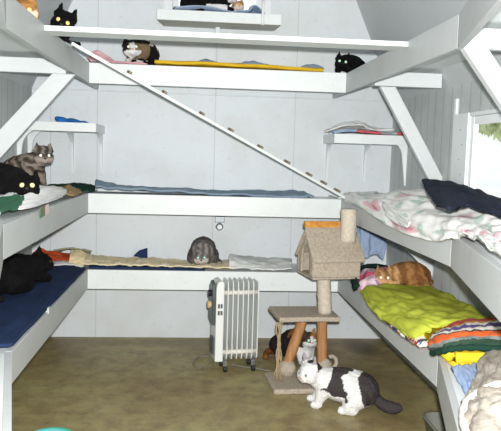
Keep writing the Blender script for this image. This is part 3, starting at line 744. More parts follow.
# -- black cat on the navy blanket
lx = W(44, 268, y=3.62)
cat('black cat lying in profile on the navy blanket, lowest left shelf', (lx.x-.085, 3.40, ZL+.02), math.radians(70),
    [[(-.24, 0, .075, .07), (-.13, 0, .085, .082), (0, 0, .085, .08), (.09, 0, .08, .065), (.14, 0, .09, .048)]] + paws(.19) + [[(-.12, .06, .06, .055), (-.05, .075, .04, .04)], [(-.12, -.06, .06, .055), (-.05, -.075, .04, .04)], [(-.28, 0, .03, .02), (-.27, -.11, .022, .018)]],
    (.19, 0, .095, math.radians(-62), math.radians(0), 0, 1.05), black, 'dark', NOSED, eye_r=.007, scale=1.13)

# -- orange cat on the lowest right shelf
def coat_orange(p, h, n, m):
    if h is not None:
        if h.x > .034 and h.z < -.004: return hexc('#d9a878')
        return mixc('#c99f72', '#a0744a', .5+.6*math.sin(h.y*150+n*2))
    return mixc('#a87a4c', '#7f5632', .5+.6*math.sin(p.x*75+n*3+m*2))
ox = W(384, 281, y=3.48)
cat('orange tabby curled on the lowest right shelf with glowing pale eyes', (ox.x+.105, 3.50, ZL+.045), math.radians(188),
    [[(-.13, 0, .065, .065), (-.07, .01, .08, .078), (.01, .0, .078, .072), (.08, 0, .065, .052), (.12, 0, .065, .042)], [(-.10, .055, .05, .05), (-.02, .08, .03, .03)], [(.03, .045, .04, .03), (.10, .07, .02, .02)],
     [(-.18, .03, .03, .022), (-.12, .10, .022, .018), (-.02, .12, .02, .016)]],
    (.135, .02, .055, math.radians(75), math.radians(4), 0, 1.08), coat_orange, 'white', NOSE, eye_r=.0085, scale=.87)

# -- tricolour cat on the upper back shelf
def coat_tri(p, h, n, m):
    if h is not None:
        if abs(h.y) < .014+n*.006 and h.x > .0 and h.z < .03: return WHITE
        if h.x > .02 and h.z < -.012: return WHITE
        return hexc('#2b2724') if h.z > .028 or h.y < -.02 else hexc('#8f7a5c')
    if abs(p.y) < .03 and p.x < .04: return hexc('#201d1d')
    return hexc('#201d1d') if n+m > -.25 else hexc('#d8d3cc')
vx = W(134, 57, y=4.2)
cat('black, brown and white cat crouched at left end of highest back shelf', (vx.x+.008, 4.31, ZU+.008), math.radians(-95),
    [[(-.10, .06, .09, .072), (-.04, .035, .11, .08), (.03, .01, .10, .07), (.06, 0, .095, .055)]] + paws(.10) + [[(-.15, .1, .03, .02), (-.1, .15, .02, .016)]],
    (.085, -.015, .098, math.radians(12), math.radians(0), math.radians(4), 1.18), coat_tri, 'white', NOSE, eye_r=.0075, ear=.5)

# -- black cat, right end of the upper back shelf
ux_ = W(344, 67, y=4.2)
cat('black cat with glowing eyes at the right end of highest back shelf', (ux_.x+.025, 4.30, ZU+.008), math.radians(-105),
    [[(-.10, .09, .06, .055), (-.04, .05, .075, .062), (.03, .01, .075, .055), (.07, 0, .072, .045)]] + paws(.10) + [[(-.12, .13, .025, .02), (-.05, .19, .02, .016)]],
    (.09, -.01, .066, math.radians(4), math.radians(-4), math.radians(-8), .98), black, 'green', NOSED, eye_r=.009)

# -- black cat at the top left behind the plank
wx_ = W(60, 20, y=3.2)
cat('black cat peering over the left end of the white plank, head tilted', (wx_.x-.008, 3.29, ZU+.0), math.radians(-75),
    [[(-.20, .0, .05, .05), (-.12, 0, .055, .055), (-.03, 0, .055, .05), (.04, 0, .055, .042)]] + paws(.06) + [[(-.25, 0, .025, .018), (-.26, .1, .018, .015)]],
    (.085, 0, .062, math.radians(-10), math.radians(-12), math.radians(-20), 1.1), black, 'amber', NOSED, eye_r=.009)

# -- orange cat at the very top left
def coat_ginger(p, h, n, m):
    if h is not None and h.x > .03 and h.z < 0: return hexc('#e6d3bd')
    return mixc('#c9955a', '#b07a3e', .5+n)
ax = W(25, 5, y=2.82)
cat('orange cat peering down over highest left shelf at the picture corner', (ax.x-.035, 2.93, ZU-.02), math.radians(-70),
    [[(-.20, .0, .05, .05), (-.12, 0, .055, .055), (-.03, 0, .055, .05), (.04, 0, .055, .042)]] + paws(.06) + [[(-.25, 0, .025, .018), (-.26, .1, .018, .015)]],
    (.085, 0, .050, math.radians(-10), math.radians(-14), math.radians(18), 1.1), coat_ginger, 'amber', NOSE, eye_r=.009)

# -- two cats on the window perch
def coat_bw(p, h, n, m):
    if h is not None: return WHITE if (h.x > .015 and h.z < 0) else BLACK
    return WHITE if (p.x > .00 and p.z < .055 and p.x < .14) else BLACK
cx_ = W(208, 4, y=4.40)
cat('black and white cat lying across the high window perch', (cx_.x, 4.42, zt_+.004), math.radians(-12),
    [[(-.12, 0, .07, .066), (-.05, 0, .085, .074), (.04, 0, .08, .066), (.10, 0, .085, .05)], [(.06, -.03, .05, .03), (.16, -.04, .02, .02)], [(.06, .03, .05, .03), (.14, .04, .02, .02)], [(-.10, -.05, .05, .05), (-.03, -.07, .03, .03)], [(-.18, 0, .03, .02), (-.2, -.06, .022, .018)]],
    (.14, 0, .11, math.radians(-25), 0, 0, .95), coat_bw, 'yellow', NOSE)
def coat_kit(p, h, n, m): return mixc('#d9b49a', '#c0906a', .5+n) if (h is None or h.z > 0) else hexc('#e9d8cc')
kx_ = W(238, 6, y=4.36)
cat('small pale orange kitten beside the black and white cat on window perch', (kx_.x, 4.42, zt_+.004), math.radians(-85),
    [[(-.06, 0, .045, .04), (0, 0, .05, .042), (.03, 0, .05, .034)]] + [[(.02, .02, .03, .018), (.05, .02, .013, .012)], [(.02, -.02, .03, .018), (.05, -.02, .013, .012)], [(-.09, 0, .02, .012), (-.09, .06, .012, .01)]],
    (.045, 0, .052, 0, math.radians(-6), 0, .72), coat_kit, 'amber', NOSE)

# ------------------------------------------------------------------ bedding
def gridz(pxs, z):   # rows of (px, py) on a level
    return [[W(a, b, z=z) for a, b in r] for r in pxs]
def flat(x0, x1, y0, y1, z, bulge=.0):
    return [[(x0, y0, z), ((x0+x1)/2, y0, z+bulge*.4), (x1, y0, z)], [(x0, (y0+y1)/2, z+bulge), ((x0+x1)/2, (y0+y1)/2, z+bulge), (x1, (y0+y1)/2, z+bulge)], [(x0, y1, z), ((x0+x1)/2, y1, z), (x1, y1, z)]]
def X_(px, y): return W(px, 100, y=y).x
# highest back shelf
o = cloth('blanket', [[(X_(154, 4.16), 4.152, ZU+.022), (X_(240, 4.16), 4.152, ZU+.024), (X_(322, 4.16), 4.152, ZU+.014)], [(X_(156, 4.3), 4.3, ZU+.03), (X_(240, 4.3), 4.3, ZU+.03), (X_(318, 4.3), 4.3, ZU+.018)], [(X_(158, 4.5), 4.48, ZU+.02), (X_(240, 4.5), 4.48, ZU+.02), (X_(312, 4.5), 4.48, ZU+.012)]], 'yellow', thick=.02, amp=.006, seed=1)
setp(o, 'long flat yellow blanket on the highest back shelf', 'blanket')
for i, (pa_, pb_, hh) in enumerate(((196, 216, .03), (236, 268, .03), (302, 320, .024))):
    o = lump('folded_cloth', [(X_(pa_+(pb_-pa_)*t, 4.36), 4.36, ZU+.05+hh*math.sin(t*pi)*.3, .035, .05, .012+hh*.4*math.sin(t*pi)) for t in (.1, .3, .5, .7, .9)], 'bluegrey', None, .008, .006, i)
    setp(o, ('small grey blue cloth bump on the yellow blanket, leftmost of three', 'wider grey blue cloth bump at the middle of yellow blanket', 'grey blue cloth lying by the right end of yellow blanket')[i], 'cloth', 'grey cloths on the yellow blanket')
o = cloth('blanket', [[(X_(91, 4.17), 4.155, ZU+.005), (X_(100, 4.17), 4.155, ZU+.012), (X_(120, 4.17), 4.155, ZU+.012), (X_(147, 4.17), 4.155, ZU+.010)], [(X_(88, 4.25), 4.24, ZU+.04), (X_(97, 4.25), 4.24, ZU+.085), (X_(114, 4.25), 4.22, ZU+.02), (X_(135, 4.25), 4.20, ZU+.008)], [(X_(90, 4.35), 4.34, ZU+.03), (X_(99, 4.35), 4.34, ZU+.06), (X_(112, 4.35), 4.30, ZU+.015), (X_(125, 4.35), 4.24, ZU+.004)]], 'pink', amp=.008, seed=2)
setp(o, 'crumpled pink blanket bunched at left end of highest back shelf', 'blanket')
# upper left pink blanket
o = cloth('blanket', [[(-.66, 3.10, ZU+.012), (-.66, 3.25, ZU+.012), (-.66, 3.4, ZU+.01)], [(-.80, 3.10, ZU+.006), (-.80, 3.25, ZU+.006), (-.80, 3.4, ZU+.006)], [(-1.0, 3.12, ZU+.004), (-1.0, 3.25, ZU+.004), (-1.0, 3.4, ZU+.004)]], 'rose', thick=.012, amp=.006, seed=3)
setp(o, 'dusty rose blanket under the black cat on highest left shelf', 'blanket')
# window perch cloth
o = cloth('blanket', [[(X_(173, 4.31), 4.312, zt_+.01), (X_(200, 4.31), 4.312, zt_+.032), (X_(222, 4.31), 4.312, zt_+.012), (X_(236, 4.31), 4.312, zt_+.006), (X_(246, 4.31), 4.312, zt_+.014), (X_(252, 4.31), 4.312, zt_+.05), (X_(262, 4.31), 4.312, zt_+.006)], [(X_(172, 4.4), 4.40, zt_+.006), (X_(200, 4.4), 4.40, zt_+.01), (X_(222, 4.4), 4.40, zt_+.008), (X_(236, 4.4), 4.40, zt_+.004), (X_(246, 4.4), 4.40, zt_+.02), (X_(252, 4.4), 4.40, zt_+.04), (X_(262, 4.4), 4.40, zt_+.006)], [(X_(172, 4.48), 4.48, zt_+.002)]*2+[(X_(222, 4.48), 4.48, zt_+.002), (X_(236, 4.48), 4.48, zt_+.002), (X_(246, 4.48), 4.48, zt_+.002), (X_(252, 4.48), 4.48, zt_+.01), (X_(262, 4.48), 4.48, zt_+.002)]], 'denim', amp=.010, seed=4)
setp(o, 'rumpled blue blanket on the high window perch', 'blanket')
# corner shelf towels
z0 = 1.442
o = lump('towel', [(X_(62, 4.3), 4.30, z0+.016, .035, .05, .022), (X_(57, 4.3), 4.30, z0+.03, .018, .03, .016), (X_(73, 4.3), 4.30, z0+.014, .045, .06, .018), (X_(84, 4.3), 4.30, z0+.008, .03, .05, .010)], 'royal', None, .007, .006, 2)
setp(o, 'bright blue towel crumpled on the small left corner shelf', 'towel')
z0 = 1.43
o = cloth('towel', [[(X_(335, 4.17), 4.175, z0+.004), (X_(352, 4.17), 4.175, z0+.020), (X_(372, 4.17), 4.175, z0+.012), (X_(395, 4.17), 4.175, z0+.008), (X_(411, 4.17), 4.175, z0+.008)], [(X_(334, 4.3), 4.30, z0+.004), (X_(352, 4.3), 4.30, z0+.016), (X_(372, 4.3), 4.30, z0+.012), (X_(392, 4.3), 4.30, z0+.008), (X_(405, 4.3), 4.30, z0+.008)]], 'redstripe', amp=.006, seed=5, thick=.014)
setp(o, 'red and pale blue striped towel along small right corner shelf front', 'towel')
o = cloth('cloth', [[(X_(326, 4.2), 4.19, z0+.006), (X_(345, 4.2), 4.19, z0+.045), (X_(360, 4.2), 4.19, z0+.05), (X_(375, 4.2), 4.19, z0+.026), (X_(395, 4.2), 4.19, z0+.022)], [(X_(328, 4.32), 4.32, z0+.012), (X_(345, 4.32), 4.32, z0+.065), (X_(360, 4.32), 4.32, z0+.066), (X_(375, 4.32), 4.32, z0+.04), (X_(395, 4.32), 4.32, z0+.03)], [(X_(330, 4.45), 4.45, z0+.01), (X_(345, 4.45), 4.45, z0+.03), (X_(360, 4.45), 4.45, z0+.03), (X_(375, 4.45), 4.45, z0+.02), (X_(392, 4.45), 4.45, z0+.02)]], 'whitecloth', amp=.014, seed=6, freq=(3, 9))
setp(o, 'white crumpled cloth lying over the red striped towel', 'cloth')
# middle back blanket
o = cloth('blanket', [[(X_(96, 4.15), 4.15, ZM+.03), (X_(130, 4.15), 4.15, ZM+.026), (X_(180, 4.15), 4.15, ZM+.016), (X_(235, 4.15), 4.15, ZM+.006), (X_(290, 4.15), 4.15, ZM+.003), (X_(318, 4.15), 4.15, ZM+.006)], [(X_(96, 4.3), 4.3, ZM+.07), (X_(130, 4.3), 4.3, ZM+.03), (X_(180, 4.3), 4.3, ZM+.025), (X_(235, 4.3), 4.3, ZM+.012), (X_(290, 4.3), 4.3, ZM+.012), (X_(314, 4.3), 4.3, ZM+.008)], [(X_(98, 4.5), 4.5, ZM+.02), (X_(130, 4.5), 4.5, ZM+.02), (X_(180, 4.5), 4.5, ZM+.012), (X_(235, 4.5), 4.5, ZM+.006), (X_(290, 4.5), 4.5, ZM+.02), (X_(308, 4.5), 4.5, ZM+.01)]], 'bluegrey', amp=.012, seed=7, thick=.012, n=(70, 24), freq=(9, 3))
setp(o, 'long blue grey blanket spread along the middle back shelf', 'blanket')
# left middle
o = cloth('sheet', [[W(-14, 224, z=ZM+.01), W(8, 213, z=ZM+.012), W(30, 208.5, z=ZM+.012), W(62, 197.5, z=ZM+.01)], [Vector((-.80, 2.55, ZM+.01)), Vector((-.78, 2.80, ZM+.012)), Vector((-.74, 3.25, ZM+.075)), Vector((-.72, 3.75, ZM+.04))], [Vector((-1.0, 2.55, ZM+.004)), Vector((-1.0, 2.80, ZM+.004)), Vector((-1.0, 3.2, ZM+.004)), Vector((-.95, 3.75, ZM+.006))]], 'greenwhite', amp=.014, seed=8, n=(60, 40), thick=.006)
for p_ in (): pass
setp(o, 'white sheet with a green band on the left middle shelf', 'sheet')
o = cloth('blanket', [[(-.655, 3.66, ZM+.006), (-.652, 3.85, ZM+.012), (-.66, 4.02, ZM+.008)], [(-.76, 3.70, ZM+.03), (-.76, 3.85, ZM+.035), (-.76, 4.1, ZM+.03)], [(-.95, 3.7, ZM+.006), (-.95, 3.85, ZM+.01), (-.95, 4.1, ZM+.01)]], 'tan', amp=.012, seed=9)
setp(o, 'tan brown blanket on the left middle shelf beyond the white sheet', 'blanket')
o = cloth('blanket', [[(-.70, 4.14, ZM+.01), (-.64, 4.15, ZM+.012), (-.61, 4.152, ZM+.01)], [(-.9, 4.2, ZM+.03), (-.75, 4.3, ZM+.04), (-.625, 4.3, ZM+.03)], [(-1.0, 4.4, ZM+.01), (-.8, 4.45, ZM+.01), (-.66, 4.48, ZM+.01)]], 'darkgreen', amp=.012, seed=10)
setp(o, 'dark green blanket in the back left corner of the middle shelf', 'blanket')
bm = bmesh.new(); q = W(40, 205, x=xl+.0035); q2 = W(48, 215, x=xl+.0035); uvl = bm.loops.layers.uv.new('UVMap')
vs = [bm.verts.new(p_) for p_ in ((xl+.004, q.y, q.z-.012), (xl+.006, q2.y, q.z-.007), (xl+.006, q2.y, q2.z+.009), (xl+.004, q.y, q2.z-.0))]
f = bm.faces.new(vs)
for lp, uv in zip(f.loops, ((0, 1), (1, 1), (1, 0), (0, 0))): lp[uvl].uv = uv
o = obj('fabric_label', bm, 'tag'); s = o.modifiers.new('t', 'SOLIDIFY'); s.thickness = .002; s.offset = 0
setp(o, 'small green and pink fabric tag on the left middle shelf lip', 'tag')
# left lowest
o = cloth('blanket', [[(-.648, 2.44, ZL+.012), (-.648, 3.0, ZL+.014), (-.648, 3.6, ZL+.012), (-.648, 4.09, ZL+.012)], [(-.85, 2.3, ZL+.022), (-.85, 3.0, ZL+.02), (-.85, 3.6, ZL+.02), (-.85, 4.2, ZL+.02)], [(-1.06, 2.2, ZL+.008), (-1.06, 3.0, ZL+.01), (-1.06, 3.6, ZL+.01), (-1.06, 4.4, ZL+.01)]], 'navy', amp=.006, seed=11, n=(60, 30), thick=.012)
setp(o, 'navy blue blanket covering the lowest left shelf', 'blanket')
o = cloth('blanket', [[(xl+.01, 4.122, ZL+.011), (-.2, 4.122, ZL+.011), (W(205, 270, y=4.12).x, 4.122, ZL+.008)], [(xl-.0, 4.2, ZL+.008), (-.2, 4.2, ZL+.008), (W(200, 270, y=4.2).x, 4.2, ZL+.006)]], 'navy', amp=.002, seed=12, thick=.014, n=(40, 8))
setp(o, 'navy blue cloth strip showing under the beige print along lowest back shelf', 'blanket')
o = cloth('blanket', [[(X_(33, 4.15)+.0, 4.14, ZL+.04), (X_(52, 4.15), 4.14, ZL+.045), (X_(70, 4.15), 4.13, ZL+.055), (X_(82, 4.15), 4.125, ZL+.04)], [(X_(33, 4.25), 4.26, ZL+.07), (X_(42, 4.25), 4.26, ZL+.085), (X_(60, 4.25), 4.26, ZL+.05), (X_(80, 4.25), 4.26, ZL+.05)], [(X_(36, 4.4), 4.4, ZL+.03), (X_(52, 4.4), 4.4, ZL+.05), (X_(70, 4.4), 4.4, ZL+.05), (X_(80, 4.4), 4.4, ZL+.03)]], 'rust', amp=.014, seed=13)
setp(o, 'rust orange blanket heaped in the back left corner of lowest shelf', 'blanket')
o = cloth('sheet', [[(X_(45, 4.1), 4.10, ZL+.012), (X_(60, 4.1), 4.09, ZL+.03), (X_(75, 4.1), 4.09, ZL+.03), (X_(84, 4.1), 4.09, ZL+.012)], [(X_(45, 4.18), 4.18, ZL+.03), (X_(60, 4.18), 4.18, ZL+.035), (X_(75, 4.18), 4.18, ZL+.035), (X_(84, 4.18), 4.18, ZL+.03)]], 'whitecloth', amp=.008, seed=14, n=(30, 12))
setp(o, 'white sheet edge peeking out beneath the rust orange blanket', 'sheet')
o = cloth('blanket', [[(X_(50, 4.3), 4.42, ZL+.07), (X_(66, 4.3), 4.42, ZL+.085), (X_(78, 4.3), 4.42, ZL+.08), (X_(90, 4.3), 4.42, ZL+.07)], [(X_(50, 4.5), 4.5, ZL+.02), (X_(66, 4.5), 4.5, ZL+.06), (X_(78, 4.5), 4.5, ZL+.06), (X_(90, 4.5), 4.5, ZL+.02)]], 'olive', amp=.010, seed=15, n=(30, 14))
setp(o, 'olive grey blanket fold behind the rust orange blanket', 'blanket')
o = cloth('blanket', [[(X_(72, 4.13), 4.13, ZL+.035), (X_(110, 4.13), 4.13, ZL+.024), (X_(150, 4.13), 4.13, ZL+.024), (X_(190, 4.13), 4.13, ZL+.020), (X_(241, 4.13), 4.13, ZL+.014)], [(X_(78, 4.25), 4.26, ZL+.06), (X_(110, 4.25), 4.26, ZL+.03), (X_(150, 4.25), 4.26, ZL+.03), (X_(190, 4.25), 4.26, ZL+.014), (X_(241, 4.25), 4.26, ZL+.026)], [(X_(80, 4.4), 4.42, ZL+.05), (X_(110, 4.4), 4.42, ZL+.03), (X_(150, 4.4), 4.42, ZL+.025), (X_(190, 4.4), 4.42, ZL+.010), (X_(241, 4.4), 4.42, ZL+.02)]], 'beigeprint', amp=.012, seed=16, n=(90, 24), freq=(10, 4))
setp(o, 'beige printed blanket spread along the lowest back shelf', 'blanket')
o = cloth('cloth', [[(X_(69, 4.1), 4.112, ZL+.03), (X_(76, 4.1), 4.108, ZL+.03), (X_(84, 4.1), 4.104, ZL+.0)], [(X_(71, 4.16), 4.15, ZL+.075), (X_(78, 4.16), 4.15, ZL+.07), (X_(86, 4.16), 4.15, ZL+.055)], [(X_(73, 4.25), 4.23, ZL+.10), (X_(79, 4.25), 4.23, ZL+.10), (X_(88, 4.25), 4.23, ZL+.08)]], 'cream', amp=.008, seed=17, n=(20, 20))
setp(o, 'cream cloth corner flopping over where the lowest left and back shelves meet', 'cloth')
o = cloth('sheet', [[(X_(234, 4.13), 4.13, ZL+.014), (X_(262, 4.13), 4.13, ZL+.012), (X_(298, 4.13), 4.13, ZL+.010)], [(X_(233, 4.25), 4.26, ZL+.07), (X_(262, 4.25), 4.26, ZL+.04), (X_(298, 4.25), 4.26, ZL+.036)], [(X_(236, 4.4), 4.42, ZL+.05), (X_(262, 4.4), 4.42, ZL+.04), (X_(298, 4.4), 4.42, ZL+.03)]], 'whitecloth', amp=.014, seed=18, n=(50, 20), freq=(3, 8))
setp(o, 'white crumpled sheet on right part of the lowest back shelf', 'sheet')
# navy fin
bm = bmesh.new(); q = [W(a, b, y=4.44) for a, b in ((133.5, 255.5), (139, 250.5), (147.5, 247.8), (147.5, 262), (136, 262))]
prism(bm, [(v.x, v.z) for v in q], 'y', 4.435, 4.452); o = obj('cushion_corner', bm, 'navy', bevel=.004)
setp(o, 'navy pointed cloth corner sticking up behind the beige printed blanket', 'cushion')
# ---- right middle: floral sheet draped over the lip
fl = [[W(354, 206, x=xr-.012), W(378, 214, x=xr-.014), W(402, 227, x=xr-.016), W(425, 236, x=xr-.014), W(448, 243, x=xr-.016), W(478, 243, z=ZM-.06)+Vector((0, 0, 0)), W(515, 262, z=ZM-.08)]]
top = [(xr+.01, 4.0, ZM+.02), (xr+.01, 3.55, ZM+.03), (xr+.01, 3.0, ZM+.04), (xr+.01, 2.7, ZM+.045), (xr+.01, 2.45, ZM+.05), (xr-.03, 2.18, ZM+.05), (xr-.10, 1.9, ZM+.05)]
def lipx(y): return xr if y > 2.31 else xr - math.tan(.235)*(2.31-y)
ys = [4.0, 3.55, 3.05, 2.68, 2.36, 2.12, 1.88, 1.6]
dr = [.004, .012, .05, .055, .035, -.012, -.02, -.02]
wi = [0, 0, 0, 0, 0, .016, .022, .022]
fl = [[(lipx(y)-.014+w_, y-.03, ZM-d_) for y, d_, w_ in zip(ys, dr, wi)], [(lipx(y)+.012+2*w_, y, ZM+.03) for y, w_ in zip(ys, wi)],
      [(lipx(y)+.15, y, ZM+b_) for y, b_ in zip(ys, (.03, .07, .09, .08, .07, .06, .05, .05))],
      [(lipx(y)+.28, y, ZM+b_) for y, b_ in zip(ys, (.03, .08, .11, .09, .07, .06, .05, .05))],
      [(min(lipx(y)+.45, XR-.02), y-.05, ZM+b_) for y, b_ in zip(ys, (.02, .05, .05, .05, .05, .04, .04, .04))]]
o = cloth('sheet', fl, 'floral', amp=.022, seed=19, n=(90, 60), freq=(7, 5), thick=.006)
setp(o, 'white floral sheet with pink roses draped over the right middle shelf', 'sheet')
o = cloth('blanket', [[W(437, 205, z=ZM+.10), W(449, 210, z=ZM+.10), W(466, 207, z=ZM+.10), W(483, 211, z=ZM+.10), W(515, 222, z=ZM+.09)], [W(430, 195, z=ZM+.125), W(448, 198, z=ZM+.125), W(466, 199, z=ZM+.12), W(485, 204, z=ZM+.12), W(515, 215, z=ZM+.11)], [W(422, 184, z=ZM+.15), W(440, 186, z=ZM+.145), W(462, 191, z=ZM+.14), W(486, 199, z=ZM+.13), W(515, 209, z=ZM+.12)], [W(424, 181, z=ZM+.155), W(440, 181, z=ZM+.15), W(464, 187, z=ZM+.14), W(488, 196, z=ZM+.13), W(515, 205, z=ZM+.12)]], 'charcoal', amp=.012, seed=20, n=(50, 30), freq=(4, 2), thick=.012)
for v in o.data.vertices: v.co.x = min(v.co.x, XR-.03-o.location.x)
setp(o, 'dark charcoal blanket thrown over the floral sheet below the window', 'blanket')
fx = xr-.046
o = cloth('sheet', [[W(382, 203, x=fx), W(396, 211, x=fx), W(410, 222, x=fx)], [W(384, 209, x=fx), W(396, 219, x=fx), W(409, 226, x=fx)], [W(387, 215, x=fx), W(396, 223, x=fx), W(407, 228, x=fx)]], 'whitecloth', amp=.006, seed=21, n=(24, 14), vert=True, thick=.005)
setp(o, 'white sheet corner hanging over the right middle shelf lip', 'sheet')
o = cloth('cloth', [[(X_(345, 3.9), 3.98, ZM+.01), (X_(356, 3.9), 3.93, ZM+.016), (X_(370, 3.8), 3.86, ZM+.02)], [(X_(352, 4.0), 4.08, ZM+.03), (X_(362, 4.0), 4.05, ZM+.04), (X_(380, 4.0), 4.0, ZM+.05)], [(X_(360, 4.2), 4.2, ZM+.02), (X_(370, 4.2), 4.2, ZM+.02), (X_(385, 4.2), 4.15, ZM+.02)]], 'whitecloth', amp=.012, seed=22, n=(24, 20))
setp(o, 'grey white bunched cloth at the foot of the ramp', 'cloth')
# hanging denim cloth under the middle shelf, back right
hy = 4.13
o = cloth('towel', [[W(357, 224, y=hy), W(366, 226, y=hy+.02), W(377, 230, y=hy), W(386, 236, y=hy)], [W(357, 243, y=hy+.02), W(367, 244, y=hy), W(376, 246, y=hy+.02), W(386, 248, y=hy)], [W(357, 254, y=hy), W(366, 257, y=hy+.02), W(376, 254.5, y=hy), W(383, 260, y=hy+.02)]], 'denim', amp=.02, seed=23, n=(34, 24), freq=(5, 1.5), vert=True, thick=.006)
setp(o, 'light blue towel hanging under the right middle shelf behind cat tree house', 'towel')
# ---- right lowest
zs = ZL
def PZ(a, b, dz): return W(a, b, z=ZL+dz)
# pet bed (dark green) with pink print fleece
bc = W(364, 279, y=3.86)
o = cloth('pet_bed', [[W(355, 291, z=ZL+.01), W(353, 282, z=ZL+.01), W(358, 274, z=ZL+.01), W(372, 271, z=ZL+.01), W(396, 276, z=ZL+.01)], [W(356, 288, z=ZL+.04), W(353, 279, z=ZL+.05), W(359, 271, z=ZL+.06), W(373, 268, z=ZL+.06), W(396, 272, z=ZL+.05)], [W(359, 285, z=ZL+.06), W(357, 275, z=ZL+.08), W(362, 267, z=ZL+.09), W(375, 264.5, z=ZL+.09), W(394, 268, z=ZL+.07)]], 'darkgreen', amp=.006, seed=24, n=(40, 16), thick=.018, vert=True)
setp(o, 'dark green pet bed rim beside the orange cat', 'pet bed')
pb_ = [(W(px, py, z=ZL+dz), rx, rz_) for px, py, dz, rx, rz_ in ((368, 287, .035, .055, .055), (373, 279, .06, .06, .06), (367, 279, .05, .05, .06), (372, 292, .03, .05, .04), (384, 275, .06, .06, .05), (374, 286, .05, .045, .05))]
bm = bmesh.new()
for q, rx, rz_ in pb_: bmesh.ops.create_icosphere(bm, subdivisions=3, radius=1, matrix=Matrix.Translation(q) @ Matrix.Diagonal((rx, .06, rz_, 1)))
bm = fuse(bm, .007, 6); uvl = bm.loops.layers.uv.new('UVMap')
for f in bm.faces:
    for lp in f.loops: lp[uvl].uv = ((lp.vert.co.x+lp.vert.co.y*.3)*3, (lp.vert.co.z+lp.vert.co.y*.5)*3)
for v in bm.verts: v.co += v.normal*.008*noise.noise(v.co*25)
o = obj('cushion', bm, 'pinkprint', None, True); setp(o, 'pink and grey patterned cushion inside the green pet bed', 'cushion')
o = cloth('blanket', [[W(415, 276, y=3.75), W(424, 279, y=3.62), W(432, 288, y=3.55)], [W(415, 270, y=3.85), W(424, 271, y=3.75), W(432, 280, y=3.65)], [W(420, 270, y=3.95), W(428, 272, y=3.85), W(437, 282, y=3.7)]], 'purple', amp=.01, seed=25, n=(24, 18))
for v in o.data.vertices: v.co.x = min(v.co.x, XR-.012-o.location.x)
setp(o, 'purple print blanket tucked against the wall behind orange cat', 'blanket')
# crochet afghan under the lime blanket
af = [[PZ(365, 296, .012), PZ(382, 319, .012), PZ(405, 338, .012), PZ(420, 347, .012)], [PZ(380, 291, .03), PZ(405, 312, .04), PZ(420, 330, .04), PZ(430, 345, .03)], [PZ(425, 288, .03), PZ(450, 302, .03), PZ(470, 316, .03), PZ(485, 335, .03)], [PZ(432, 286, .014), PZ(460, 298, .016), PZ(482, 312, .016), PZ(496, 325, .016)]]
for r in af:
    for v in r: v.x = min(v.x, XR-.03)
o = cloth('blanket', af, 'multi', amp=.008, seed=26, n=(40, 40), thick=.012)
setp(o, 'multicoloured crochet blanket underneath the lime green blanket', 'blanket')
lm = [[PZ(362, 292, .030), PZ(368, 305, .030), PZ(378, 317, .028), PZ(394, 326, .03), PZ(411, 338, .03), PZ(436, 336, .05)], [PZ(368, 288.5, .05), PZ(385, 301, .07), PZ(396, 310, .07), PZ(410, 318, .075), PZ(428, 328, .08), PZ(450, 332, .06)], [PZ(395, 286, .06), PZ(410, 296, .09), PZ(425, 304, .09), PZ(440, 314, .10), PZ(455, 322, .10), PZ(475, 326, .06)], [PZ(428, 287, .05), PZ(446, 295, .06), PZ(459, 302, .065), PZ(472, 309, .07), PZ(484, 318, .07), PZ(498, 325, .05)]]
for r in lm:
    for v in r: v.x = min(v.x, XR-.025)
o = cloth('blanket', lm, 'lime', amp=.018, seed=27, n=(70, 60), freq=(4, 3), thick=.010)
setp(o, 'lime green blanket spread over the lowest right shelf', 'blanket')
# afghan roll with the orange stripe and dark green border
ag = [[(431, 352, .575), (440, 350.5, .60), (450, 348, .622), (465, 346.5, .63), (485, 347, .635), (510, 349, .635), (535, 351, .635)],
      [(431, 346, .60), (441, 343, .63), (452, 340, .648), (466, 338.5, .653), (486, 338, .658), (510, 339, .658), (535, 341, .655)],
      [(432, 340, .605), (442, 336, .64), (453, 333, .66), (468, 331, .665), (488, 330, .67), (510, 330, .67), (535, 332, .67)],
      [(434, 334, .60), (446, 329, .635), (458, 325, .65), (470, 322, .655), (490, 320, .655), (510, 319, .655), (535, 321, .65)]]
ag = [[W(a, b, z=z_) for a, b, z_ in r] for r in ag]
for r in ag:
    for v in r: v.x = min(v.x, XR-.03)
o = cloth('blanket', ag, 'afghan', amp=.008, seed=28, n=(60, 40), thick=.014, freq=(6, 3))
setp(o, 'striped crochet blanket in orange, white and purple on the right shelf', 'blanket')
bm = bmesh.new(); p = [v.copy() for v in ag[0][:6]]
pp = [crom(p, i/30) + Vector((0, -.012, .0)) for i in range(31)]; tube(bm, pp, [.011+.002*math.sin(i*1.7) for i in range(31)], 12); obj('dark_green_border', bm, 'darkgreen', o, True)
# yellow cushion under it
bm = bmesh.new()
ca_ = W(447, 365, z=ZL+.01)
box(bm, (ca_.x, ca_.y-.03, ZL+.004), (ca_.x+.40, ca_.y+.27, W(460, 347, y=ca_.y-.03).z))
bmesh.ops.bevel(bm, geom=list(bm.edges), offset=.022, segments=4, affect='EDGES')
o = obj('cushion', bm, 'cushion', None, True); setp(o, 'thick yellow cushion under the striped crochet blanket, right shelf', 'cushion')
# light blue sheet
sb = [[W(451, 368, z=ZL+.006), W(460, 384, z=ZL+.006), W(470, 400, z=ZL+.006), W(480, 420, z=ZL+.006)], [W(470, 366, z=ZL+.02), W(480, 382, z=ZL+.03), W(490, 400, z=ZL+.03), W(505, 418, z=ZL+.03)], [W(498, 366, z=ZL+.02), W(510, 382, z=ZL+.03), W(522, 400, z=ZL+.03), W(535, 418, z=ZL+.03)]]
o = cloth('sheet', sb, 'skyblue', amp=.012, seed=30, n=(40, 34)); setp(o, 'light blue sheet showing below the yellow cushion', 'sheet')
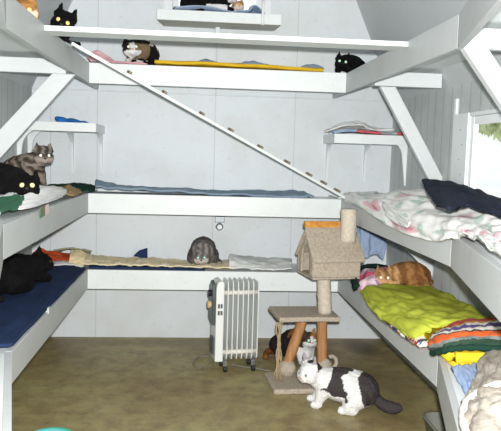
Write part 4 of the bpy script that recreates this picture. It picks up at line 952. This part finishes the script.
# beige fleece with white edge
fcl = [[(487, 353, .05), (500, 347, .07), (530, 340, .07)], [(481, 370, .05), (500, 368, .10), (535, 363, .10)], [(472, 392, .045), (496, 392, .11), (540, 388, .11)], [(464, 410, .03), (490, 416, .09), (540, 416, .09)], [(468, 440, .02), (495, 450, .06), (545, 450, .06)]]
fcl = [[W(a, b, z=ZL+z_) for a, b, z_ in r] for r in fcl]
o = cloth('blanket', fcl, 'fleece', amp=.014, seed=31, n=(50, 50), thick=.02, fuzz=.004)
setp(o, 'grey beige fleece blanket with white edging at the near right', 'blanket')
bm = bmesh.new(); p = [W(506, 384, z=ZL+.13), W(490, 388, z=ZL+.115), W(477, 395, z=ZL+.085), W(467, 404, z=ZL+.06), W(464, 417, z=ZL+.045), W(467, 432, z=ZL+.04), W(472, 447, z=ZL+.04)]
pp = [crom(p, i/36) for i in range(37)]; tube(bm, pp, [.014+.003*noise.noise(Vector((i*.8, 0, 0))) for i in range(37)], 12); obj('white_edging', bm, 'fleecewhite', o, True)

# ------------------------------------------------------------------ floor odds and ends
bc = W(54, 427.5, z=.065); R0 = .112; cy = bc.y - R0
bw = empty('bowl', (bc.x+.004, cy, 0), 'teal bowl on the floor at the bottom left of the picture', 'bowl')
bm = bmesh.new(); prof = [(.075, 0), (.085, .004), (.105, .06), (R0, .065), (R0-.004, .068), (.099, .06), (.078, .012), (0.001, .010)]
seg = 40; rings = [[bm.verts.new((bw.location.x+r_*math.cos(2*pi*i/seg), cy+r_*math.sin(2*pi*i/seg), z_)) for i in range(seg)] for r_, z_ in prof]
for a, b in zip(rings, rings[1:]):
    for i in range(seg): bm.faces.new((a[i], a[(i+1) % seg], b[(i+1) % seg], b[i]))
bm.faces.new(rings[0][::-1]); bm.faces.new(rings[-1]); obj('bowl_shell', bm, 'teal', bw, True)
bm = bmesh.new(); bmesh.ops.create_cone(bm, cap_ends=True, segments=40, radius1=.1, radius2=.1015, depth=.004, matrix=Matrix.Translation((bw.location.x, cy, .056))); obj('water', bm, 'water', bw)
lp_ = W(424, 424, z=.05); 
bm = bmesh.new(); cx0, cy0, hx, hy = lp_.x+.13, lp_.y-.10, .13, .17
def rrect(k, z):
    out = []
    for qx, qy, a0_ in ((1, 1, 0), (-1, 1, 1), (-1, -1, 2), (1, -1, 3)):
        for i in range(7):
            a_ = (a0_+i/6)*pi/2; R_c = .06
            out.append(bm.verts.new((cx0+(qx*(hx-R_c)+R_c*math.cos(a_))*k, cy0+(qy*(hy-R_c)+R_c*math.sin(a_))*k, z)))
    return out
rg = [rrect(k_, z_) for k_, z_ in ((.88, 0), (.95, .07), (1., .072), (1., .082), (.93, .082), (.86, .02))]
for a, b in zip(rg, rg[1:]):
    for i in range(28): bm.faces.new((a[i], a[(i+1) % 28], b[(i+1) % 28], b[i]))
bm.faces.new(rg[0][::-1]); bm.faces.new(rg[-1])
lpan = obj('litter_tray', bm, 'pan', None, True); setp(lpan, 'grey plastic tray on the floor under the near right shelf', 'tray')
# ------------------------------------------------------------------ light: camera flash, daylight
ld = bpy.data.lights.new('camera_flash', 'SPOT'); ld.energy = 580; ld.shadow_soft_size = .022; ld.spot_size = math.radians(95); ld.spot_blend = .6; ld.color = (1, .985, .97)
lo = bpy.data.objects.new('camera_flash', ld); COL.objects.link(lo); lo.location = CAM + Up*.07 + Rt*.03
lo.rotation_euler = (Fw.to_track_quat('-Z', 'Y')).to_euler()
w = bpy.data.worlds.new('sky'); C.world = w; w.use_nodes = True
bg = w.node_tree.nodes['Background']; bg.inputs[0].default_value = (.93, .97, 1, 1); bg.inputs[1].default_value = 1.15
C.view_settings.view_transform = 'Standard'; C.view_settings.look = 'None'; C.view_settings.exposure = 0; C.view_settings.gamma = 1
C.view_settings.use_curve_mapping = False
